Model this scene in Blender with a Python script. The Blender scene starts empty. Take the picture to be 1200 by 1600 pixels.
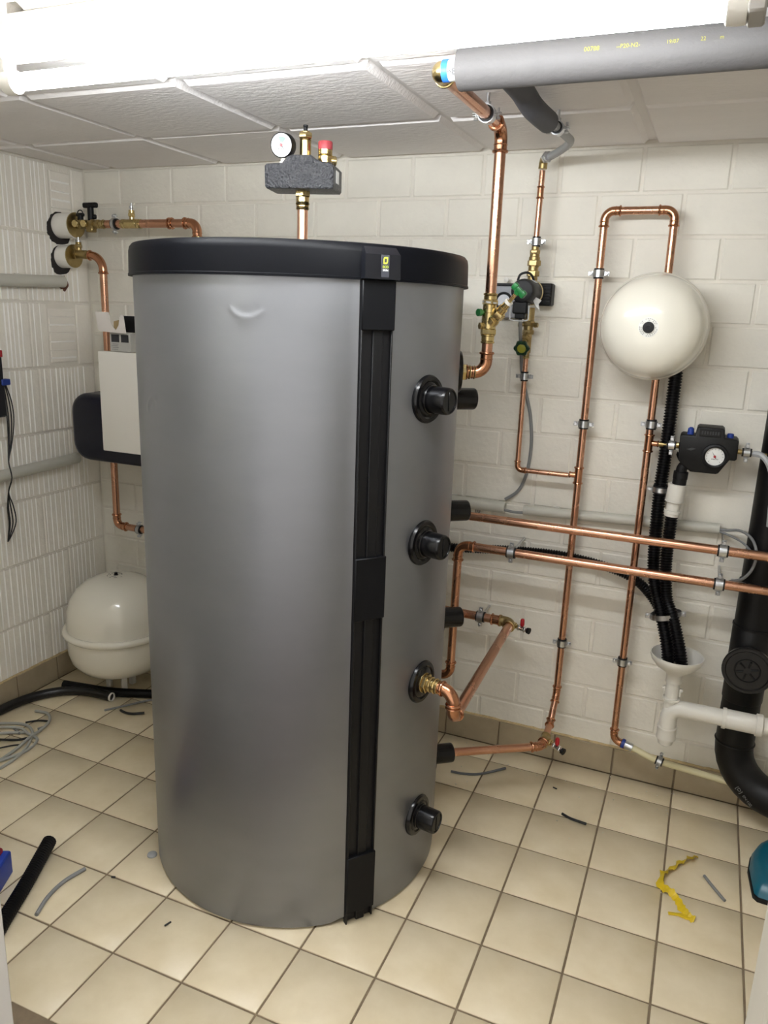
import bpy, bmesh, math, random
from mathutils import Vector, Matrix
random.seed(7)
SC = bpy.context.scene
COL = SC.collection
R = math.radians
V = Vector

# ------------------------------------------------------------------ camera, world, exposure
YAW, PITCH, ROLL = -0.3925, 0.2543, 0.0356
cy, sy = math.cos(YAW), math.sin(YAW)
fwd = V((sy*math.cos(PITCH), cy*math.cos(PITCH), -math.sin(PITCH)))
rgt0 = V((cy, -sy, 0)); up0 = rgt0.cross(fwd)
rgt = rgt0*math.cos(ROLL) + up0*math.sin(ROLL)
up = -rgt0*math.sin(ROLL) + up0*math.cos(ROLL)
cam_d = bpy.data.cameras.new('camera'); cam = bpy.data.objects.new('camera', cam_d); COL.objects.link(cam)
cam.matrix_world = Matrix(((rgt.x, up.x, -fwd.x, 0.346), (rgt.y, up.y, -fwd.y, -2.366), (rgt.z, up.z, -fwd.z, 1.51), (0, 0, 0, 1)))
cam_d.sensor_fit = 'VERTICAL'; cam_d.sensor_height = 24.0; cam_d.lens = 24.0*1201.9/1600; cam_d.clip_start = 0.02
SC.camera = cam
world = bpy.data.worlds.new('world'); SC.world = world; world.use_nodes = True
world.node_tree.nodes['Background'].inputs[0].default_value = (1.0, 0.96, 0.9, 1)
world.node_tree.nodes['Background'].inputs[1].default_value = 0.62
SC.view_settings.view_transform = 'Standard'; SC.view_settings.look = 'None'
SC.view_settings.gamma = 1.0; SC.view_settings.use_curve_mapping = False
SC.view_settings.exposure = 1.2
LAMP_STRENGTH = 46.0

# ------------------------------------------------------------------ materials
def lin(h):
    h = h.lstrip('#'); c = [int(h[i:i+2], 16)/255 for i in (0, 2, 4)]
    return tuple((x/12.92 if x <= .04045 else ((x+.055)/1.055)**2.4) for x in c) + (1,)
MATS = {}
def mat(name, col, rough=.5, metal=0., var=0., vscale=8., bump=0., bscale=60., bdist=.002, spec=.5, coat=0., rvar=0., objvar=0., col2=None, stretch=None, alpha=1., trans=0., coords='Object'):
    if name in MATS: return MATS[name]
    m = bpy.data.materials.new(name); m.use_nodes = True
    nt = m.node_tree; N = nt.nodes; L = nt.links
    b = N['Principled BSDF']
    c = lin(col)
    b.inputs['Base Color'].default_value = c
    b.inputs['Roughness'].default_value = rough; b.inputs['Metallic'].default_value = metal
    b.inputs['Specular IOR Level'].default_value = spec; b.inputs['Coat Weight'].default_value = coat
    b.inputs['Alpha'].default_value = alpha; b.inputs['Transmission Weight'].default_value = trans
    tc = N.new('ShaderNodeTexCoord'); src = tc.outputs[coords]
    mp = N.new('ShaderNodeMapping'); L.new(src, mp.inputs['Vector'])
    if stretch: mp.inputs['Scale'].default_value = stretch
    oi = N.new('ShaderNodeObjectInfo')
    if objvar:
        ad = N.new('ShaderNodeVectorMath'); ad.operation = 'ADD'
        sc = N.new('ShaderNodeMath'); sc.operation = 'MULTIPLY'; sc.inputs[1].default_value = 37.
        L.new(oi.outputs['Random'], sc.inputs[0]); L.new(mp.outputs[0], ad.inputs[0]); L.new(sc.outputs[0], ad.inputs[1]); vec = ad.outputs[0]
    else: vec = mp.outputs[0]
    if var or col2 or objvar:
        nz = N.new('ShaderNodeTexNoise'); nz.inputs['Scale'].default_value = vscale; nz.inputs['Detail'].default_value = 6; nz.inputs['Roughness'].default_value = .6
        L.new(vec, nz.inputs['Vector'])
        rp = N.new('ShaderNodeValToRGB'); L.new(nz.outputs['Fac'], rp.inputs[0])
        rp.color_ramp.elements[0].position = .3; rp.color_ramp.elements[1].position = .7
        d = lin(col2) if col2 else tuple(x*(1-var) for x in c[:3]) + (1,)
        e = c if col2 else tuple(min(1, x*(1+var*.6)) for x in c[:3]) + (1,)
        rp.color_ramp.elements[0].color = d; rp.color_ramp.elements[1].color = e
        out = rp.outputs[0]
        if objvar:
            hs = N.new('ShaderNodeHueSaturation'); L.new(out, hs.inputs['Color'])
            mr = N.new('ShaderNodeMapRange'); L.new(oi.outputs['Random'], mr.inputs[0]); mr.inputs[3].default_value = 1-objvar; mr.inputs[4].default_value = 1+objvar*.6
            L.new(mr.outputs[0], hs.inputs['Value']); out = hs.outputs[0]
        L.new(out, b.inputs['Base Color'])
        if rvar:
            mr2 = N.new('ShaderNodeMapRange'); L.new(nz.outputs['Fac'], mr2.inputs[0]); mr2.inputs[3].default_value = max(.02, rough-rvar); mr2.inputs[4].default_value = rough+rvar
            L.new(mr2.outputs[0], b.inputs['Roughness'])
    if bump:
        n2 = N.new('ShaderNodeTexNoise'); n2.inputs['Scale'].default_value = bscale; n2.inputs['Detail'].default_value = 5
        L.new(vec, n2.inputs['Vector'])
        bp = N.new('ShaderNodeBump'); bp.inputs['Strength'].default_value = bump; bp.inputs['Distance'].default_value = bdist
        L.new(n2.outputs['Fac'], bp.inputs['Height']); L.new(bp.outputs[0], b.inputs['Normal'])
    MATS[name] = m; return m
def emis(name, col, s):
    m = bpy.data.materials.new(name); m.use_nodes = True; b = m.node_tree.nodes['Principled BSDF']
    b.inputs['Base Color'].default_value = lin(col); b.inputs['Emission Color'].default_value = lin(col); b.inputs['Emission Strength'].default_value = s
    return m
WALL = mat('wall_paint', '#e9e5d9', .75, var=.05, vscale=6, bump=.55, bscale=55, bdist=.004, objvar=.03)
MORTAR = mat('painted_joint', '#e6e1d5', .8, var=.06, bump=.6, bscale=80, bdist=.004)
RIBG = mat('rib_groove_pale', '#faf8f2', .8)  # groove faces set paler than the block flats
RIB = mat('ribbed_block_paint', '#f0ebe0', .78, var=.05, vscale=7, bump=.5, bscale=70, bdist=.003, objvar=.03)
TILE = mat('floor_tile_glaze', '#dfd2b5', .36, var=.10, vscale=9, bump=.06, bscale=30, rvar=.08, objvar=.05, col2='#d2c3a2')
GROUT = mat('grout', '#7d6d57', .9, var=.2, vscale=30)
SKIRT = mat('skirting_tile', '#a89a80', .35, var=.12, vscale=12, objvar=.05)
PANEL = mat('ceiling_panel_paint', '#ece8e5', .85, bump=.8, bscale=110, bdist=.003, stretch=(.35, 1., 1.), objvar=.02, var=.03)
CEILBACK = mat('ceiling_groove', '#e6e2de', .85)
COPPER = mat('copper', '#d1a286', .27, 1., var=.1, vscale=10, rvar=.06, col2='#c49277')
COPPER_D = mat('copper_fitting', '#bd8868', .22, 1., var=.1, vscale=20, rvar=.08)
BRASS = mat('brass', '#cfba85', .26, 1., var=.15, vscale=40, rvar=.08)
BRASS_D = mat('brass_dull', '#aa9668', .38, 1., var=.2, vscale=40)
ZINC = mat('zinc_steel', '#c9cbcd', .28, 1., var=.15, vscale=60)
CHROME = mat('chrome', '#dddddd', .12, 1.)
RUBBER = mat('black_rubber', '#101012', .6)
BLACKG = mat('black_gloss_plastic', '#08080a', .22, spec=.35)
BLACKM = mat('black_matt_plastic', '#0c0c0e', .5, spec=.3, bump=.15, bscale=300, bdist=.0005)
LIDM = mat('lid_plastic', '#06070b', .45, spec=.11, bump=.12, bscale=260, bdist=.0006, var=.08, vscale=5)
EPP = mat('black_foam_shell', '#2b2c30', .28, bump=1., bscale=170, bdist=.008, spec=.8)
STACKM = mat('drain_pipe_black', '#08080a', .45, spec=.3, var=.3, vscale=10)
HOSE = mat('corrugated_hose_black', '#050507', .36, spec=.25)
SKIN = mat('tank_skin', '#87898e', .38, .85, var=.05, vscale=3, bump=.10, bscale=240, bdist=.0008, stretch=(1, 1, 3.))
WHITEG = mat('white_enamel', '#eae6d8', .16, coat=.4)
PANELW = mat('white_sheet_metal', '#f1eee7', .4)
PVC = mat('white_pvc', '#dcd9d0', .35)
DUCT = mat('grey_pvc_conduit', '#c2c1b6', .45)
GREYP = mat('grey_plastic', '#9b9d9e', .45)
FOAM = mat('grey_pipe_foam', '#535150', .7, bump=.5, bscale=90, bdist=.002)
FOAMD = mat('dark_pipe_foam', '#4c4d52', .7)
CABLE = mat('grey_cable', '#7f8080', .5)
CABLEL = mat('light_grey_cable', '#a7a7a0', .5)
CABLEK = mat('black_cable', '#141416', .5)
GREEN = mat('green_plastic', '#14602c', .35)
RED = mat('red_plastic', '#a81722', .35)
REDCAP = mat('red_cap', '#9c3a40', .45)
BLUE = mat('blue_plastic', '#1d3a8c', .4)
DBLUE = mat('navy_shell', '#0c0f20', .28, spec=.4)
CREAMH = mat('cream_hose', '#d6cda6', .45)
CARD = mat('cardboard_white', '#dcd6d0', .7)
CARDB = mat('cardboard_brown', '#a08a62', .8)
PAPER = mat('label_paper', '#e2e2de', .6)
INK = mat('dark_ink', '#2c2c30', .6)
INKL = mat('pale_print', '#a9a79f', .6)
YELLOW = mat('yellow_tape', '#d8b920', .35, var=.2, vscale=40)
YPRINT = mat('yellow_print', '#8f8c2c', .6)
TEAL = mat('teal_plastic', '#0f5d72', .3)
LIME = mat('lime_print', '#cfe23c', .5)
WPRINT = mat('white_print', '#e8e8e8', .5)
STICK = mat('sticker_grey', '#3a3b42', .35)
BLUETAPE = mat('blue_tape', '#2f6fc8', .4)
CLEAR = mat('clear_plastic', '#d8dada', .2, alpha=.55)
DOORF = mat('door_frame_paint', '#b9b5a8', .45)
DOORW = mat('door_paint_white', '#cfcdc8', .5)
BROWN = mat('threshold_brown', '#5a4636', .6, var=.15, vscale=20)
DARKHOLE = mat('dark_core_hole', '#2a2523', .9)
RUST = mat('reddish_rubble', '#6b4638', .95, var=.3, vscale=60)
BEAD = mat('plaster_bead', '#c9b48a', .85, var=.25, vscale=40)
BACKW = mat('plain_wall_paint', '#ebe7dc', .8)
TUBEM = emis('lit_tube', '#f6faff', LAMP_STRENGTH)

# ------------------------------------------------------------------ mesh helpers
def frame(ax):
    ax = V(ax).normalized()
    a = V((0, 0, 1)) if abs(ax.z) < .9 else V((0, 1, 0))
    u = a.cross(ax).normalized(); w = ax.cross(u)
    return u, w, ax
class MB:
    def __init__(s): s.v = []; s.f = []
    def add(s, vs, fs):
        o = len(s.v); s.v += [V(x) for x in vs]; s.f += [tuple(i+o for i in f) for f in fs]; return s
    def lathe(s, o, ax, prof, seg=24, ph=0., closed=False):
        u, w, a = frame(ax); o = V(o); vs = []; fs = []
        n = len(prof)
        for r, h in prof:
            for k in range(seg):
                t = 2*math.pi*k/seg+ph
                vs.append(o+a*h+(u*math.cos(t)+w*math.sin(t))*r)
        for i in range(n-1 if not closed else n):
            j = (i+1) % n
            for k in range(seg):
                k2 = (k+1) % seg
                fs.append((i*seg+k, i*seg+k2, j*seg+k2, j*seg+k))
        if not closed:
            if prof[0][0] > 1e-6: fs.append(tuple(reversed(range(seg))))
            if prof[-1][0] > 1e-6: fs.append(tuple((n-1)*seg+k for k in range(seg)))
        return s.add(vs, fs)
    def cyl(s, a, b, r, seg=16, bev=0.):
        a = V(a); b = V(b); L = (b-a).length
        pr = [(r, 0), (r, L)] if not bev else [(r-bev, 0), (r, bev), (r, L-bev), (r-bev, L)]
        return s.lathe(a, b-a, pr, seg)
    def ring(s, o, ax, ri, ro, h, seg=24):
        return s.lathe(o, ax, [(ri, -h/2), (ro, -h/2), (ro, h/2), (ri, h/2)], seg, closed=True)
    def torus(s, o, ax, R_, r, seg=28, rs=8):
        return s.lathe(o, ax, [(R_+r*math.cos(2*math.pi*k/rs), r*math.sin(2*math.pi*k/rs)) for k in range(rs)], seg, closed=True)
    def tube(s, path, r, seg=12, cap=True):
        P = [V(p) for p in path]; n = len(P)
        rr = r if isinstance(r, (list, tuple)) else [r]*n
        T = []
        for i in range(n):
            t = P[min(i+1, n-1)]-P[max(i-1, 0)]; T.append(t.normalized())
        u = frame(T[0])[0]; vs = []; fs = []
        for i in range(n):
            u = (u-T[i]*u.dot(T[i])).normalized(); w = T[i].cross(u)
            for k in range(seg):
                t = 2*math.pi*k/seg; vs.append(P[i]+(u*math.cos(t)+w*math.sin(t))*rr[i])
        for i in range(n-1):
            for k in range(seg):
                k2 = (k+1) % seg; fs.append((i*seg+k, i*seg+k2, (i+1)*seg+k2, (i+1)*seg+k))
        if cap:
            fs.append(tuple(reversed(range(seg)))); fs.append(tuple((n-1)*seg+k for k in range(seg)))
        return s.add(vs, fs)
    def box(s, c, d, rot=None, bev=0., bseg=1):
        bm = bmesh.new(); bmesh.ops.create_cube(bm, size=1)
        for v in bm.verts: v.co = V((v.co.x*d[0], v.co.y*d[1], v.co.z*d[2]))
        if bev: bmesh.ops.bevel(bm, geom=bm.edges[:], offset=bev, segments=bseg, affect='EDGES', profile=.5)
        M = rot.to_3x3() if rot else Matrix.Identity(3); c = V(c)
        bm.verts.index_update()
        vs = [M @ v.co + c for v in bm.verts]; fs = [tuple(v.index for v in f.verts) for f in bm.faces]; bm.free()
        return s.add(vs, fs)
    def prism(s, pts, o, u, w, depth, bev=0.):
        """outline pts (a,b) on axes u,w from o; extruded by depth along u x w (front face at o)"""
        o = V(o); u = V(u); w = V(w); nrm = u.cross(w).normalized()
        bm = bmesh.new()
        f0 = [bm.verts.new(o+u*a+w*b) for a, b in pts]
        fc = bm.faces.new(f0)
        ex = bmesh.ops.extrude_face_region(bm, geom=[fc])
        for e in ex['geom']:
            if isinstance(e, bmesh.types.BMVert): e.co -= nrm*depth
        if bev:
            eds = [e for e in bm.edges if len(e.link_faces) == 2 and (fc in e.link_faces)]
            bmesh.ops.bevel(bm, geom=eds, offset=bev, segments=2, affect='EDGES', profile=.5)
        bmesh.ops.recalc_face_normals(bm, faces=bm.faces[:])
        bm.verts.index_update()
        vs = [v.co.copy() for v in bm.verts]; fs = [tuple(v.index for v in f.verts) for f in bm.faces]; bm.free()
        return s.add(vs, fs)
    def mesh(s, name, m, org=V((0, 0, 0)), ang=38):
        me = bpy.data.meshes.new(name)
        me.from_pydata([v-org for v in s.v], [], s.f); me.validate()
        bm = bmesh.new(); bm.from_mesh(me); bmesh.ops.recalc_face_normals(bm, faces=bm.faces[:]); bm.to_mesh(me); bm.free()
        me.materials.append(m)
        me.shade_smooth(); me.set_sharp_from_angle(angle=R(ang))
        return me
    def build(s, name, m, parent=None, label=None, ang=38, cat=None, group=None, kind=None):
        if parent is not None: org = wpos(parent)
        else:
            xs = [v.x for v in s.v]; ys = [v.y for v in s.v]; zs = [v.z for v in s.v]
            org = V(((min(xs)+max(xs))/2, (min(ys)+max(ys))/2, min(zs)))
        o = bpy.data.objects.new(name, s.mesh(name, m, org, ang)); COL.objects.link(o)
        if parent is not None: o.parent = parent; ORG[o.name] = org
        else: o.location = org; ORG[o.name] = org
        if label: o['label'] = label
        if cat: o['category'] = cat
        if group: o['group'] = group
        if kind: o['kind'] = kind
        return o
ORG = {}
def wpos(o): return ORG[o.name]
def thing(name, label, cat, loc, group=None):
    o = bpy.data.objects.new(name, None); COL.objects.link(o); o.empty_display_size = .05
    o.location = loc; ORG[o.name] = V(loc); o['label'] = label; o['category'] = cat
    if group: o['group'] = group
    return o
def spline(pts, n=8):
    P = [V(p) for p in pts]; out = []
    for i in range(len(P)-1):
        p0 = P[max(i-1, 0)]; p1 = P[i]; p2 = P[i+1]; p3 = P[min(i+2, len(P)-1)]
        for k in range(n):
            t = k/n
            out.append(.5*((2*p1)+(p2-p0)*t+(2*p0-5*p1+4*p2-p3)*t*t+(3*p1-p0-3*p2+p3)*t**3))
    out.append(P[-1]); return out
def text_mesh(txt, size, o, u, w, depth=.0003, align='CENTER'):
    c = bpy.data.curves.new('txt', 'FONT'); c.body = txt; c.size = size; c.extrude = depth; c.align_x = align; c.align_y = 'CENTER'; c.resolution_u = 2
    ob = bpy.data.objects.new('txt', c); COL.objects.link(ob)
    dg = bpy.context.evaluated_depsgraph_get(); me = bpy.data.meshes.new_from_object(ob.evaluated_get(dg))
    u = V(u).normalized(); w = V(w).normalized(); n = u.cross(w); o = V(o)
    mb = MB(); mb.add([o+u*v.co.x+w*v.co.y+n*v.co.z for v in me.vertices], [tuple(p.vertices) for p in me.polygons])
    bpy.data.objects.remove(ob); bpy.data.curves.remove(c); bpy.data.meshes.remove(me)
    return mb
def stack(mb, p, ax, items, seg=20):
    """chain of fitting pieces along ax: (kind, radius, length); kinds r round, h hexagon, b bead"""
    p = V(p); ax = V(ax).normalized()
    for k, r, L in items:
        if k == 'h':
            c = min(.0015, L*.2); mb.lathe(p, ax, [(r*.93, 0), (r, c), (r, L-c), (r*.93, L)], 6)
        elif k == 'b':
            mb.lathe(p, ax, [(r*.75, 0), (r*.93, L*.15), (r, L*.5), (r*.93, L*.85), (r*.75, L)], seg)
        else:
            c = min(.0008, L*.2); mb.lathe(p, ax, [(r-c, 0), (r, c), (r, L-c), (r-c, L)], seg)
        p = p+ax*L
    return p
def elbow_path(a, c, b, br, n=8, sock=0.):
    a = V(a); c = V(c); b = V(b); d1 = (a-c).normalized(); d2 = (b-c).normalized()
    ang = d1.angle(d2); t = br/math.tan(ang/2)
    s = c+d1*t; e = c+d2*t; bis = (d1+d2).normalized(); o = c+bis*(br/math.sin(ang/2))
    vs = s-o; ve = e-o; tot = vs.angle(ve); axis = vs.cross(ve).normalized()
    arc = [o+Matrix.Rotation(tot*k/n, 3, axis) @ vs for k in range(n+1)]
    return arc, d1, d2, t
def run(root, pts, r, br=None, mt=None, fm=None, skip=(), brs={}, socks={}):
    """copper pipe through pts with press-fit elbows at the corners; parts: tube, elbow"""
    mt = mt or COPPER; fm = fm or COPPER_D; br = br or r*2.6
    P = [V(p) for p in pts]; cuts = [None]*len(P)
    for i in range(1, len(P)-1):
        sock = socks.get(i, r*1.7)
        arc, d1, d2, t = elbow_path(P[i-1], P[i], P[i+1], brs.get(i, br))
        cuts[i] = (P[i]+d1*t, P[i]+d2*t)
        if i in skip: continue
        mb = MB()
        mb.tube([arc[0]+d1*sock]+arc+[arc[-1]+d2*sock], r*1.13, 18)
        for e, d in ((arc[0], d1), (arc[-1], d2)):
            mb.torus(e+d*(sock-r*.28), d, r*1.16, r*.26, 20, 8)
            mb.torus(e+d*(r*.35), d, r*1.1, r*.12, 20, 6)
        mb.build('elbow', fm, root)
    for i in range(len(P)-1):
        a = cuts[i][1] if cuts[i] else P[i]; b = cuts[i+1][0] if cuts[i+1] else P[i+1]
        if (b-a).length > .002: MB().cyl(a, b, r, 20).build('tube', mt, root)
def coupling(root, p, ax, r, L=.05, m=None, name='coupling'):
    ax = V(ax).normalized(); p = V(p); mb = MB()
    mb.cyl(p-ax*L/2, p+ax*L/2, r*1.12, 18)
    for s in (-1, 1): mb.torus(p+ax*s*(L/2-r*.3), ax, r*1.15, r*.25, 20, 8)
    return mb.build(name, m or COPPER_D, root)
def tee(root, p, ax, bd, r, rb, m=None):
    p = V(p); ax = V(ax).normalized(); bd = V(bd).normalized(); L = r*5; mb = MB()
    mb.cyl(p-ax*L/2, p+ax*L/2, r*1.13, 18); mb.cyl(p, p+bd*r*2.6, rb*1.15, 16)
    for s in (-1, 1): mb.torus(p+ax*s*(L/2-r*.3), ax, r*1.16, r*.26, 20, 8)
    mb.torus(p+bd*r*2.4, bd, rb*1.17, rb*.25, 18, 8)
    return mb.build('tee', m or COPPER_D, root)
def clamp(label, c, ax, r, rod, rodlen, wide=.02, group='zinc pipe clamps with rubber lining', lug=None):
    c = V(c); ax = V(ax).normalized(); rod = V(rod).normalized(); lug = V(lug).normalized() if lug else ax.cross(rod).normalized()
    t = thing('pipe_clamp', label, 'pipe clamp', c+rod*(r+.004+rodlen), group)
    MB().ring(c, ax, r*.99, r+.0035, wide+.009).build('rubber_lining', RUBBER, t)
    MB().ring(c, ax, r+.0035, r+.006, wide).build('band', ZINC, t)
    for s in (-1, 1):
        q = c+lug*s*(r+.012)
        rot = Matrix((lug, rod, ax)).transposed()
        b = MB(); b.box(q+rod*.002, (.014, .002, wide*.6), rot, .0005); b.box(q-rod*.002, (.014, .002, wide*.6), rot, .0005)
        o = b.build('lug', ZINC, t)
        sb = MB(); sb.cyl(q-rod*.010, q+rod*.012, .0028, 10); sb.lathe(q-rod*.012, rod, [(.004, 0), (.0052, .001), (.0052, .004), (.0046, .005)], 12)
        sb.build('screw', ZINC, o)
    if rodlen > .004:
        m = MB(); stack(m, c+rod*(r+.004), rod, [('h', .0075, .008)]); m.cyl(c+rod*(r+.004), c+rod*(r+.004+rodlen), .004, 10)
        m.build('threaded_rod', ZINC, t)
    return t
def cable(name, label, cat, pts, r, m, group=None, n=8, seg=8):
    return MB().tube(spline(pts, n), r, seg).build(name, m, label=label, cat=cat, group=group)
def corrugated(pts, r, pitch=.0085, n=40, seg=14):
    S = spline(pts, 24); Ls = [0]
    for i in range(1, len(S)): Ls.append(Ls[-1]+(S[i]-S[i-1]).length)
    tot = Ls[-1]; N = max(4, int(tot/pitch*4)); out = []; rr = []; j = 0
    for k in range(N+1):
        d = tot*k/N
        while j < len(Ls)-2 and Ls[j+1] < d: j += 1
        t = (d-Ls[j])/max(1e-9, Ls[j+1]-Ls[j]); out.append(S[j].lerp(S[j+1], min(1, t)))
        rr.append(r*(1.0 if k % 4 in (0, 1) else .82))
    return MB().tube(out, rr, seg)
def struct(o): o['kind'] = 'structure'; return o

# ------------------------------------------------------------------ the room shell
YB, XL, ZC = .115, -1.985, 1.995          # back wall face, left wall face, ceiling
XR, YF = 1.42, -1.70
floor = struct(MB().box(((XL+XR)/2, (YB-1.4)/2, -.0525), (XR-XL+.1, 1.4+YB+.1, .1)).build('floor', GROUT))
def copy_piece(me, name, parent, loc, rot=None):
    o = bpy.data.objects.new(name, me); COL.objects.link(o); o.parent = parent
    o.location = V(loc)-wpos(parent)
    if rot: o.rotation_euler = rot
    return o
tile_cache = {}
def tile_mesh(w, d):
    k = (round(w, 3), round(d, 3))
    if k not in tile_cache:
        mb = MB(); a, b = w/2, d/2; c = .0012
        vs = [(-a, -b, -.004), (a, -b, -.004), (a, b, -.004), (-a, b, -.004), (-a, -b, -c), (a, -b, -c), (a, b, -c), (-a, b, -c),
              (-a+c, -b+c, 0), (a-c, -b+c, 0), (a-c, b-c, 0), (-a+c, b-c, 0)]
        fs = [(0, 1, 5, 4), (1, 2, 6, 5), (2, 3, 7, 6), (3, 0, 4, 7), (4, 5, 9, 8), (5, 6, 10, 9), (6, 7, 11, 10), (7, 4, 8, 11), (8, 9, 10, 11)]
        tile_cache[k] = mb.add(vs, fs).mesh('tile', TILE, ang=60)
    return tile_cache[k]
xe = [-1.978]+[-1.8+.2*i for i in range(17)]; ye = [.107, 0]+[-.2*i for i in range(1, 8)]
G = .0055
for i in range(len(xe)-1):
    for j in range(len(ye)-1):
        w = xe[i+1]-xe[i]-G; d = ye[j]-ye[j+1]-G
        copy_piece(tile_mesh(w, d), 'tile', floor, ((xe[i]+xe[i+1])/2, (ye[j]+ye[j+1])/2, random.uniform(-.0004, .0004)),
                   (random.uniform(-.0015, .0015), random.uniform(-.0015, .0015), 0))
# back wall of painted blocks
wall_back = struct(MB().box(((XL+XR)/2, YB+.0535, 1.0), (XR-XL+.2, .1, 2.1)).build('wall_back', MORTAR))
blk = {}
def block_mesh(w, h):
    k = (round(w, 3), round(h, 3))
    if k not in blk:
        a, b, c = w/2, h/2, .0035
        vs = [(-a, .006, -b), (a, .006, -b), (a, .006, b), (-a, .006, b), (-a, c*.8, -b), (a, c*.8, -b), (a, c*.8, b), (-a, c*.8, b),
              (-a+c, 0, -b+c), (a-c, 0, -b+c), (a-c, 0, b-c), (-a+c, 0, b-c)]
        fs = [(0, 1, 5, 4), (1, 2, 6, 5), (2, 3, 7, 6), (3, 0, 4, 7), (4, 5, 9, 8), (5, 6, 10, 9), (6, 7, 11, 10), (7, 4, 8, 11), (8, 9, 10, 11)]
        blk[k] = MB().add(vs, fs).mesh('block', WALL, ang=20)
    return blk[k]
CH, CW = .1206, .2365
zj = [ZC]+[1.868-CH*k for k in range(16)]
for r_ in range(len(zj)-1):
    z1, z0 = zj[r_], zj[r_+1]
    if z0 < .06: z0 = .055
    off = .086 if r_ % 2 == 0 else -.035+random.uniform(-.01, .01)
    xs = [x for x in [off+CW*k for k in range(-12, 8)] if XL+.04 < x < XR-.04]
    xs = [XL]+xs+[XR]
    for a, b in zip(xs, xs[1:]):
        w, h = b-a-.009, z1-z0-.008
        if h < .02: continue
        copy_piece(block_mesh(w, h), 'block', wall_back, ((a+b)/2, YB+random.uniform(-.0008, .0012), (z0+z1)/2),
                   (random.uniform(-.006, .006), 0, random.uniform(-.003, .003)))
# left wall of ribbed hollow blocks
wall_left = struct(MB().box((XL-.0545, (YB+YF)/2, 1.0), (.1, YB-YF+.2, 2.1)).build('wall_left', MORTAR))
def ribbed(y0, y1, z0, z1, horiz=False, plain_to=None):
    """painted block with vertical (or horizontal) grooves cut in its face"""
    a0, a1 = (z0, z1) if horiz else (y0, y1)
    prof = [(a0, -.006), (a0, -.0025), (a0+.003, 0)]
    a = a0+random.uniform(.008, .02)
    while a < a1-.02:
        if plain_to is None or a < plain_to:
            g = random.uniform(.0035, .006); d = -random.uniform(.0025, .0045)
            prof += [(a, 0), (a+.001, d), (a+g, d), (a+g+.0016, 0)]
            a += g
        a += random.uniform(.012, .026) if not horiz else random.uniform(.022, .03)
    prof += [(a1-.003, 0), (a1, -.0025), (a1, -.006)]
    b0, b1 = (y0, y1) if horiz else (z0, z1)
    vs = []; fs = []; gi = []; n = len(prof)
    for b, dx in ((b0, -.003), (b0+.003, 0), (b1-.003, 0), (b1, -.003)):
        for a, d in prof:
            x = max(-.006, d+dx)
            vs.append((x, b, a) if horiz else (x, a, b))
    for k in range(3):
        for i in range(n-1):
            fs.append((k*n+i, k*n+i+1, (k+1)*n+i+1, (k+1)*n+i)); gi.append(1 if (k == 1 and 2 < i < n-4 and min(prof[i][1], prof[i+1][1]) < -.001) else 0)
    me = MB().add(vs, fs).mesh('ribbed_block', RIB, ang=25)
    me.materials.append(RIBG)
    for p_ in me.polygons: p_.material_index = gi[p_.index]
    o = copy_piece(me, 'ribbed_block', wall_left, (XL+random.uniform(-.0012, .001), 0, 0))
    return o
zl = [ZC, 1.748, 1.502, 1.262, 1.018, .776, .535, .296, .055]
jl = [-.057, -.197, -.196, -.173, -.05, -.203, -.09, -.21]
for r_ in range(8):
    z1, z0 = zl[r_]-.004, zl[r_+1]+.004
    ys = [YB-.002]+[jl[r_]-.365*k for k in range(5)]
    for b, a in zip(ys, ys[1:]):
        a2, b2 = a+.004, b-.004
        if b2 < YF: break
        if r_ in (0, 2) and b == YB-.002:
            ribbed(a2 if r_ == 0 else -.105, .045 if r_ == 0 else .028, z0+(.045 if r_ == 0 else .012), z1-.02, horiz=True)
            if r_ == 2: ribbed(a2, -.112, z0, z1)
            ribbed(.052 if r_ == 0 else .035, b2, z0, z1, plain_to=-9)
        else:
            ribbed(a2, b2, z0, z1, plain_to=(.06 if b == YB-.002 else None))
# walls outside the picture: right side, front wall with the doorway
struct(MB().box((XR+.05, (YB+YF)/2, 1.0), (.1, YB-YF+.2, 2.1)).build('wall_right', BACKW))
fw = MB()
fw.box((-1.305, YF-.04, 1.0), (1.47, .08, 2.1)); fw.box((.98, YF-.04, 1.0), (.97, .08, 2.1)); fw.box((0, YF-.04, 1.97), (1.0, .08, .16))
struct(fw.build('wall_front', BACKW))
# door frame on both sides of the doorway the picture is taken from
fr = MB(); fr.box((-.548, YF-.045, .92), (.03, .12, 1.94), bev=.004); fr.box((-.574, YF-.008, .92), (.06, .035, 1.94), bev=.003)
struct(fr.build('trim_1', DOORW))
fr = MB(); fr.box((.468, YF-.045, .92), (.03, .12, 1.94), bev=.004); fr.box((.491, YF-.01, .92), (.06, .035, 1.94), bev=.003); fr.box((.458, YF-.075, .92), (.02, .04, 1.94), bev=.003)
struct(fr.build('trim_2', DOORF))
struct(MB().box((-.2, -1.55, -.035), (3.0, .296, .05), bev=.004).build('trim_3', BROWN))
struct(MB().box((-.2, -2.7, -.085), (4.4, 2.0, .1)).build('floor_hall', BROWN))
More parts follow.
